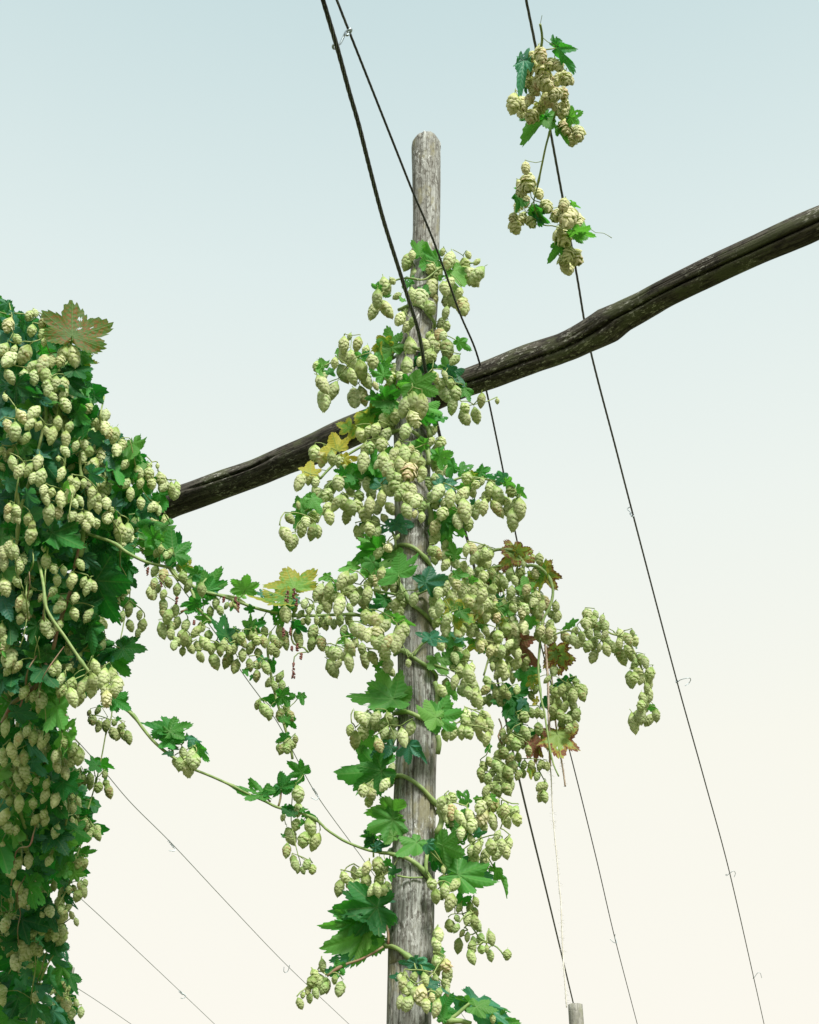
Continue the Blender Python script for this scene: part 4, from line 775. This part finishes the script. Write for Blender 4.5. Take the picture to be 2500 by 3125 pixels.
v.cones_at('I', '60,380,90 130,410,100 55,480,90 35,560,110 90,520,70 130,570,80 170,470,90 240,530,100 290,430,95 330,500,110 415,435,100 440,530,110 255,350,70 110,200,70 80,230,80 180,240,80 150,250,60 430,560,80 '
    '130,660,110 225,700,100 165,750,120 130,720,90 120,860,130 190,830,90 190,890,90 240,800,100 310,820,100 270,900,90 300,930,120 240,950,80 330,950,90 395,870,110 440,830,80 495,900,80 285,1030,70 355,1010,80 430,1075,90 410,990,90 470,970,130 520,1010,90 560,980,70 620,980,90 215,980,80 590,1030,80 '
    '555,640,90 510,710,90 590,700,80 640,660,60 680,650,50 720,670,60 545,1110,130 650,1100,130 715,1150,110 700,1010,90 710,930,100 760,920,90 780,960,80 770,1060,100 835,1000,110 870,860,100 860,910,90 890,940,80 945,950,100 950,870,90 900,1050,90 830,1140,100 890,1140,80 960,1160,110 885,1230,90 1005,1010,90 1030,940,90 '
    '1120,730,130 1080,880,120 1110,900,100 1120,960,110 1070,970,90 1220,910,120 1235,960,80 1190,680,70 1240,730,80 1275,650,70 1340,670,50 1310,700,60 1340,870,120 1330,970,110 1360,920,80 1410,965,120 1395,690,80 1410,790,90 1440,820,80 1470,780,80 1370,780,70 1510,810,80 1560,780,90 1630,770,90 1590,860,90 1600,910,60 1660,830,80 1640,680,80 1300,780,70 1680,850,80 1260,790,60 '
    '990,1280,90 1030,1310,80 1070,1240,90 1090,1310,90 895,1460,80 955,1510,130 990,1540,90 1075,1545,100 1125,1500,90 1160,1550,90 1140,1780,100 1090,1820,90 1060,1810,60 1130,1820,80 1200,1740,65 1170,1790,80 1040,1040,80 820,900,80 660,1020,80 620,930,70', kx='n')
v.leaves_at('I', '215,245,165,60,5g,1 215,245,360,170,3g,.9 100,150,60,30,5g 60,120,-20,40,5g 480,520,600,360,5g,.8 480,530,645,475,3g,.8 300,370,355,265,3y,1 400,400,300,350,3g 470,470,400,310,3g,1 790,530,805,385,5b,1.5 1190,515,1125,365,5y,1.7 640,905,600,740,5d,1.1 640,900,760,830,3d,.9 830,840,840,725,5b,1.1 840,840,965,790,3g,.8 1130,600,780,650,5y,.5 1060,700,1000,810,5g,1 '
    '400,550,430,690,3g,1 390,640,240,650,3g,.8 400,650,300,760,3g,.9 490,770,380,745,3b,.8 1190,820,1310,850,3d,.9 1010,1110,1040,1215,1g,1 790,1180,820,1235,1g 850,1230,830,1270,1g 910,1100,990,1070,3g 1030,1410,898,1418,1g,.7 1040,1440,1010,1500,1g 1085,1395,1240,1400,5g,.8 1090,1400,1165,1490,3g,.7 1250,1380,1250,1470,1g 1130,1570,1215,1650,5g,1 1100,1570,1160,1640,1g 1130,1720,1028,1775,3g,.9 1460,425,1358,465,1b,.4 '
    '740,545,800,620,5b 930,560,1050,640,3t,.6 1110,540,960,620,3g,.6 460,640,500,600,3g 1200,600,1240,640,1t 1080,780,1140,830,3b 1100,770,1040,820,3b 1230,800,1180,770,1b 700,840,740,860,1b 1150,680,1060,620,5g 80,100,150,180,5b 690,640,760,690,3g 850,690,780,690,3g 560,560,540,540,1t 930,780,880,820,5g')
rt = v.build(rs=.0014)
def panicle(parent, Y, f, data, nb=26):
    for n in nums(data):
        b = MB(); px, py = fx(f, n[0], n[1]); p = P(px, py, Y); L = S(n[2] * FR[f][2], p)
        b.tube([p, p + Vector((.002, 0, -L / 2)), p + Vector((0, 0, -L))], .0009, 4)
        for i in range(nb):
            t = random.random(); a = random.random() * 6.28; rr = L * .16 * random.random() ** .5
            b.blob(p + Vector((math.cos(a) * rr, math.sin(a) * rr, -L * t)), random.uniform(.0018, .0036), 5)
        b.obj('dried_flower', M_DRY, parent)
panicle(rt, 3.84, 'I', '1130,540,110 1190,520,90 1210,600,70 620,590,50 715,590,40 735,630,90 1108,840,80 1160,840,60 1215,970,60 1245,1040,60 1185,1120,35 1185,1165,85 120,450,70 240,590,60 5,350,70 1170,990,40 380,780,40')
# ---------------------------------------------------------------- lone bine low between the left vine and the pole
v = Vine(lin([100, 350, 700, 1200], [3.75, 3.85, 3.9, 3.95]), (-.7, 3.8, 2.6), 'single long bine with sparse leaves and three cone clusters, below the garland', jit=.05)
v.stem('B', '240,-150,4.05 270,50,3.90 308,230,3.80 330,350 345,490 400,600 480,710 560,830 650,960 760,1080 845,1180 920,1250 1000,1310 1060,1390 1130,1480 1200,1550 1290,1620 1370,1670 1460,1720', 4.8)
v.stem('J', '675,428 770,465 880,515 960,555 1050,595 1110,625 1200,650 1270,668 1330,700 1370,740 1420,775 1480,810 1600,855 1700,868 1760,885', 4.2)
v.stem('B', '1275,1430 1290,1520 1300,1600', 4, M_STEM); v.stem('J', '1135,525 1132,580 1120,625', 3.5, M_RED); v.stem('J', '1040,555 1060,580 1080,598', 3, M_RED); v.stem('J', '1620,760 1620,820 1622,890', 3, M_STEM); v.stem('J', '1195,560 1190,640 1190,720 1215,840 1225,880 1250,890 1280,905', 1.6, M_STEM)
v.cones_at('B', '720,950,120 780,1040,150 845,1020,120 800,1140,120 800,1190,120 880,1090,130 700,1060,120 690,1130,100 620,1100,120 600,1180,120 540,1080,100 545,1180,140 860,1130,100 650,1080,100')
v.cones_at('J', '620,340,60 660,360,80 690,350,60 600,400,70 640,430,80 580,390,50 680,390,80 640,395,90 625,380,60 655,440,60 1225,560,85 1225,640,70 1145,680,40 1290,730,90 1215,720,60 1185,780,90 1255,800,80 1315,810,90 1300,770,70')
v.cones_at('J', '1165,855,70 1210,930,65 1270,930,55 1300,955,50 1225,955,40 1250,960,40 1200,905,50', kx='n')
v.leaves_at('B', '1275,1435,1250,1295,5g,1.5 1275,1435,1475,1380,3g,.8 1275,1435,1030,1335,3g,.5 1300,1520,1180,1475,5g,.9 1300,1510,1420,1480,3g,.7 1490,1560,1588,1675,3g,.7 1430,1490,1585,1585,3t,.6 1290,1600,1215,1595,1d,.8 1400,1490,1500,1475,1t,.5 1330,1560,1260,1560,3t,.7 850,1185,995,1275,5g,.8')
v.leaves_at('J', '1135,525,1130,430,5g,1.5 1135,525,1260,490,3g,.6 1040,558,885,548,5g,.6 1040,560,1110,545,1g,.5 1245,445,1170,385,5g,1 1265,665,1345,690,1g,.6 1150,640,1210,620,1g 1240,640,1285,640,1g 1200,665,1130,640,3d,.9 1250,700,1225,735,1g 1190,640,1140,625,1d 1620,765,1560,750,5d,1 1620,800,1570,830,5d,.8 1630,830,1700,815,3t,.6 1150,780,1130,765,1g 1690,910,1730,940,1g 1720,980,1690,1010,5g')
v.build(rs=.0013)
# ---------------------------------------------------------------- thin sprigs on the far side of the left vine
v = Vine(lin([0, 400], [4.6, 4.7]), (-1.15, 4.65, 1.2), 'slender sprig of small cones trailing on a thin bine right of the left vine', jit=.05)
v.stem('B', '848,1230 835,1340 800,1440 770,1600 740,1740 720,1848', 2.2, M_STEM); v.stem('C', '722,-5 705,90 660,250 640,400 580,580 540,660 520,800 440,950', 2.2, M_STEM); v.stem('B', '940,570 920,680 890,810', 2, M_STEM)
v.stem('B', '690,1310 760,1320 830,1345 900,1350 950,1400', 1.6, M_STEM); v.stem('B', '700,1680 725,1780 790,1720', 1.6, M_STEM)
v.cones_at('B', '670,1295,45 735,1280,60 695,1350,80 745,1400,80 740,1380,60 800,1390,90 860,1370,50 855,1450,90 910,1410,80 930,1460,80 890,1470,70 965,1480,100 590,1750,80 625,1790,70 680,1790,90 790,1760,50', kx='n')
v.cones_at('C', '680,45,80 740,70,80 820,100,100 800,40,60 500,330,70 555,340,80 600,350,70 640,330,60 690,370,60 690,400,60 735,380,60 735,430,80 665,440,80 530,430,80 450,630,80 510,640,70 555,620,60 600,640,100 625,660,80 470,860,90 520,840,60 585,885,90 630,850,90 640,790,60 600,800,60 560,830,60 460,1000,70 490,1010,50 640,640,70 600,30,60 640,20,60', kx='n')
v.leaves_at('B', '730,1690,620,1665,5g,1.1 730,1680,660,1620,3g,.8 755,1680,872,1690,5g,1 750,1670,700,1640,3g 640,1730,690,1740,1g 740,1250,780,1245,1g 880,1340,920,1335,1g 800,1780,760,1770,1g')
v.leaves_at('C', '650,170,738,215,3g,.7 650,270,550,245,5d,.9 650,260,690,200,3d 600,555,735,550,5g,.6 520,480,590,520,5g 660,320,730,325,1g 610,720,655,715,1g 560,190,500,190,3g')
v.build(rs=.0011)
# ---------------------------------------------------------------- vine on twine right of the pole
v = Vine(lambda x, y: 4.33, (.75, 4.35, 0), 'ageing hop vine with red edged leaves hanging on twine right of the pole', jit=.08); v.grow = 1.02
v.stem('G', '10,440 60,425 180,400', 4); v.stem('G', '90,320 130,295 190,287 285,297', 4.8); v.stem('G', '355,405 385,397 430,405 480,440 520,500 540,570 530,650 505,710 475,770 455,860 450,950 440,1060 440,1150 460,1330 480,1410 490,1480 505,1580 520,1680 545,1780 580,1860', 5.2, Y=lambda x, y: 4.27, r1=2.5)
v.stem('G', '520,890 640,850 740,870 830,800 940,870 1040,900 1110,1010 1150,1100 1180,1220 1190,1330 1140,1420', 3, M_STEM); v.stem('G', '165,1460 185,1520 160,1580 190,1640', 2.5, M_RED); v.stem('G', '490,1540 440,1560 380,1590 250,1560', 3.5); v.stem('G', '430,1790 460,1850 490,1905', 1.8, M_STEM)
v.stem('G', '300,330 340,380 370,410', 4); v.stem('G', '60,1160 120,1000 250,980 360,1020', 3, M_STEM); v.stem('G', '560,1240 540,1400 500,1530', 3, M_STEM); v.stem('G', '100,450 200,600 150,800 180,1000', 3, M_STEM); v.stem('G', '150,2000 160,1850 200,1650 260,1500', 2.5, M_STEM); v.stem('G', '320,340 280,480 330,650 300,860', 3, M_STEM)
v.cones_at('G', '30,300,90 15,340,90 60,320,80 80,370,90 50,400,70 100,320,70 70,300,60 400,350,60 445,355,75 315,450,80 335,390,50 240,400,80 560,685,70 570,755,80 530,740,60 120,460,80 60,480,80 110,480,70 150,530,100 60,560,90 130,430,60 '
    '130,1040,80 170,1010,70 215,1000,80 270,1000,80 185,1110,110 160,1150,80 240,1070,80 290,1080,90 340,1100,100 300,1010,70 150,1080,80 210,1160,80 260,1180,70 320,1160,80 120,1100,60 230,1130,80 360,1060,60 '
    '780,740,80 835,740,60 815,790,80 850,830,90 880,770,60 900,820,80 770,800,80 690,860,70 630,900,90 610,880,60 680,910,80 720,930,90 740,890,70 760,940,60 790,870,80 850,880,60 820,940,90 780,960,80 820,1030,90 860,970,60 910,920,90 900,880,70 910,980,90 950,960,90 1010,880,80 1000,940,70 1060,910,90 1100,920,80 1090,870,50 1020,1040,100 1000,1010,80 1075,1020,90 1060,990,80 1100,1040,50 1155,1050,80 1180,1070,80 1110,1080,80 '
    '1130,1140,70 1080,1190,110 1100,1180,80 1150,1190,70 1210,1150,90 1200,1210,90 1190,1250,70 1215,1170,70 1200,1300,100 1160,1320,80 1150,1370,70 1175,1390,90 1150,1440,110 1100,1490,130 1205,1470,90 1255,1440,80 1240,1410,50 1130,1440,80')
v.cones_at('G', '85,1200,70 70,1260,80 100,1330,80 150,1290,90 130,1250,60 200,1270,80 60,1340,60 180,1340,70 230,1300,60 700,1210,60 650,1250,90 600,1260,80 560,1290,90 710,1260,80 750,1260,80 740,1300,80 680,1300,90 630,1320,90 570,1360,90 620,1380,80 680,1370,90 700,1430,80 710,1450,60 540,1400,80 590,1440,80 640,1470,90 690,1520,90 600,1510,70 650,1530,70 660,1440,70 530,1330,70 550,1440,70 530,1260,60 '
    '340,1450,80 300,1480,90 390,1420,70 430,1420,70 240,1540,70 290,1570,90 350,1560,100 330,1620,90 285,1640,90 250,1600,60 210,1600,80 370,1680,70 390,1560,80 300,1730,70 440,1530,80 290,1510,70 460,1430,60 '
    '160,1720,90 240,1740,90 200,1700,80 150,1790,90 120,1830,80 190,1810,90 230,1840,100 260,1800,90 100,1760,70 60,1790,70 40,1840,80 60,1870,70 90,1880,80 120,1930,80 160,1960,80 200,1900,90 240,1910,90 220,1950,90 150,1890,80 75,1960,80 80,2000,70 175,1850,80 210,1870,70 130,1980,60 '
    '300,1850,70 330,1840,60 400,1820,70 430,1860,60 470,1780,70 390,1780,60 340,1780,60 450,1790,60 500,1790,60 450,1930,70 485,1930,60 460,1990,90 480,2000,80 545,1130,70 500,1190,60 290,1260,60 390,1300,60 420,1260,60 350,1280,50 240,1650,70 180,1650,60 190,1560,60', kx='n')
polyR = [(0, 450), (120, 420), (200, 440), (290, 470), (330, 440), (440, 440), (450, 560), (440, 620), (520, 680), (530, 800), (560, 900), (530, 960), (440, 930), (390, 920), (340, 910), (280, 960), (240, 1000), (120, 1010), (30, 980), (-40, 900), (-150, 560)]
for i in range(150):
    x, y = sample(polyR); q = fx('G', x, y); v.cone(q[0], q[1], random.uniform(30, 40), dy=random.uniform(-.12, .14), prio=1.3, var=random.choice([1, 2, 3, 3, 4, 5]), kx=random.choice('ccco'))
for i in range(34):
    x, y = sample(polyR); a = random.uniform(0, 6.28); l = random.uniform(60, 110); v.leaf('G', x, y, x + l * math.cos(a), y + l * math.sin(a), random.choice([3, 5, 1]), random.choice('bgybrb'), random.uniform(.7, 1.1), dy=random.uniform(-.10, .15), prio=1.0)
v.leaves_at('G', '300,300,270,435,5r,1 295,300,400,262,3r,1 290,300,170,430,3r,.7 470,440,610,490,3r,.8 465,440,530,365,3r,.8 470,440,590,610,3r,.6 450,440,480,620,5y,.9 275,915,330,990,3R,.7 290,930,400,1110,5R,.7 300,950,435,1040,3R,.6 380,1120,330,1265,5g,.9 565,1010,700,1060,5r,1 560,1010,600,1185,5r,1 560,1010,455,1080,3r,.8 560,1010,650,955,3r,.8 '
    '270,1290,230,1490,5d,1 260,1290,320,1340,3d,1 250,1300,160,1370,3d,.8 620,1200,705,1175,3d,.8 610,1200,540,1240,3d,.8 690,1200,650,1145,3g,.7 600,1215,570,1250,5d 570,1570,590,1785,5r,.9 570,1575,530,1700,3r,.6 575,1580,705,1665,3r,.7 575,1575,690,1575,3r,.8 400,1630,440,1790,5R,.8 390,1630,490,1740,3r,.6 400,1640,350,1700,3d,.9 480,1570,520,1700,3r,.7 290,1480,190,1530,3d,.8 '
    '655,815,603,842,1b,1 670,800,725,775,1b,1 665,815,670,830,1b 1215,1380,1275,1400,1b,1 1115,970,1130,970,1t 240,790,230,890,5y,1 90,1210,130,1260,1t 380,1590,330,1640,5d 440,1560,370,1570,3d 100,1650,60,1700,3g 300,1780,340,1830,3d 380,1800,385,1890,1y,.6 60,970,20,1010,5g 200,1020,130,980,3d 330,1330,300,1400,1t 400,1180,380,1260,5y 480,1330,520,1400,3d 420,1330,440,1380,5Y,.7 1090,880,1130,885,1b,.6 '
    '200,430,230,460,3R 0,480,40,500,3g 350,600,390,560,1d 180,650,130,600,3d 840,890,870,900,1g 960,860,955,850,1b 120,1500,80,1520,1d 280,1420,380,1400,3d')
v.build(rs=.0013)
# ---------------------------------------------------------------- sprig caught on the lone cable
v = Vine(lambda x, y: float(np.interp(y, [0, 300, 600, 900], [2.30, 2.62, 3.02, 3.30])), (.3, 2.9, 4.0), 'sprig of dry brownish cones hanging on the lone cable in the open sky', jit=.03); v.grow = 1.08
v.stem('H', '490,112 482,150 476,178', .8, M_STEM); v.stem('H', '476,178 488,240 490,300 483,362 500,400', 4, M_STEM); v.stem('H', '495,366 540,360 600,352', 2.2, M_STEM); v.stem('H', '500,400 540,600 590,720 595,800 560,920 520,1060 490,1200 455,1370', 3.2, M_STEM)
v.stem('H', '455,1370 430,1470 440,1530 465,1590 500,1645 560,1650 620,1665 700,1695 800,1685 840,1670', 2, M_STEM); v.stem('H', '840,1672 880,1700 940,1705 1000,1740', .9, M_STEM); v.stem('H', '405,1380 410,1440 430,1465 480,1480 520,1520', 1.5, M_STEM); v.stem('H', '620,1665 645,1760 680,1900', 2, M_STEM)
v.stem('H', '590,760 640,830 690,900 720,960', 2, M_STEM); v.stem('H', '500,780 440,740 370,790 300,760', 1.8, M_STEM); v.stem('H', '430,1470 370,1560 320,1600', 1.5, M_STEM)
v.cones_at('H', '415,410,60 480,400,110 460,450,90 390,495,110 500,510,130 560,470,80 610,480,80 385,590,90 490,610,140 620,570,110 665,575,90 700,590,60 430,660,90 545,580,60 590,690,110 645,680,80 535,730,110 500,760,80 470,790,80 580,770,70 645,800,120 655,760,60 400,725,80 345,760,100 280,760,130 340,820,80 415,850,100 440,660,60 '
    '660,930,110 755,975,110 710,1020,90', kx='o', face=.28)
v.cones_at('H', '370,1230,80 390,1330,120 350,1380,110 330,1350,70 465,1415,80 370,1470,80 320,1500,90 520,1510,95 340,1600,90 280,1590,70 290,1660,100 405,1620,80 650,1500,90 600,1570,100 680,1590,150 740,1610,130 755,1640,90 650,1650,60 635,1730,130 620,1700,60 675,1850,110 735,1880,110 655,1950,90 690,1970,80 640,1910,70', kx='o', face=.15)
v.leaves_at('H', '600,345,722,548,3g,.42 598,330,548,255,1g,.6 350,440,395,340,1t,.6 360,440,335,600,1t,.5 370,600,390,690,1d,.7 515,850,330,975,3b,.6 500,860,312,900,1g,.4 520,860,575,850,1g,.6 690,855,795,800,3b,1.1 695,860,770,910,3b,.8 610,930,675,1035,1b,.6 700,880,720,930,3b 320,1400,270,1580,3g,.5 440,1560,500,1645,5t,1 440,1560,575,1620,3g,.8 400,1540,450,1490,1b 710,1485,780,1520,1b,.6 740,1690,895,1730,5b,.8 750,1690,765,1840,3b,.6 790,1680,790,1625,3b 630,1800,530,1895,1b,.9 630,1810,660,1860,1g')
v.build(rs=.0011, maxlink=.18)
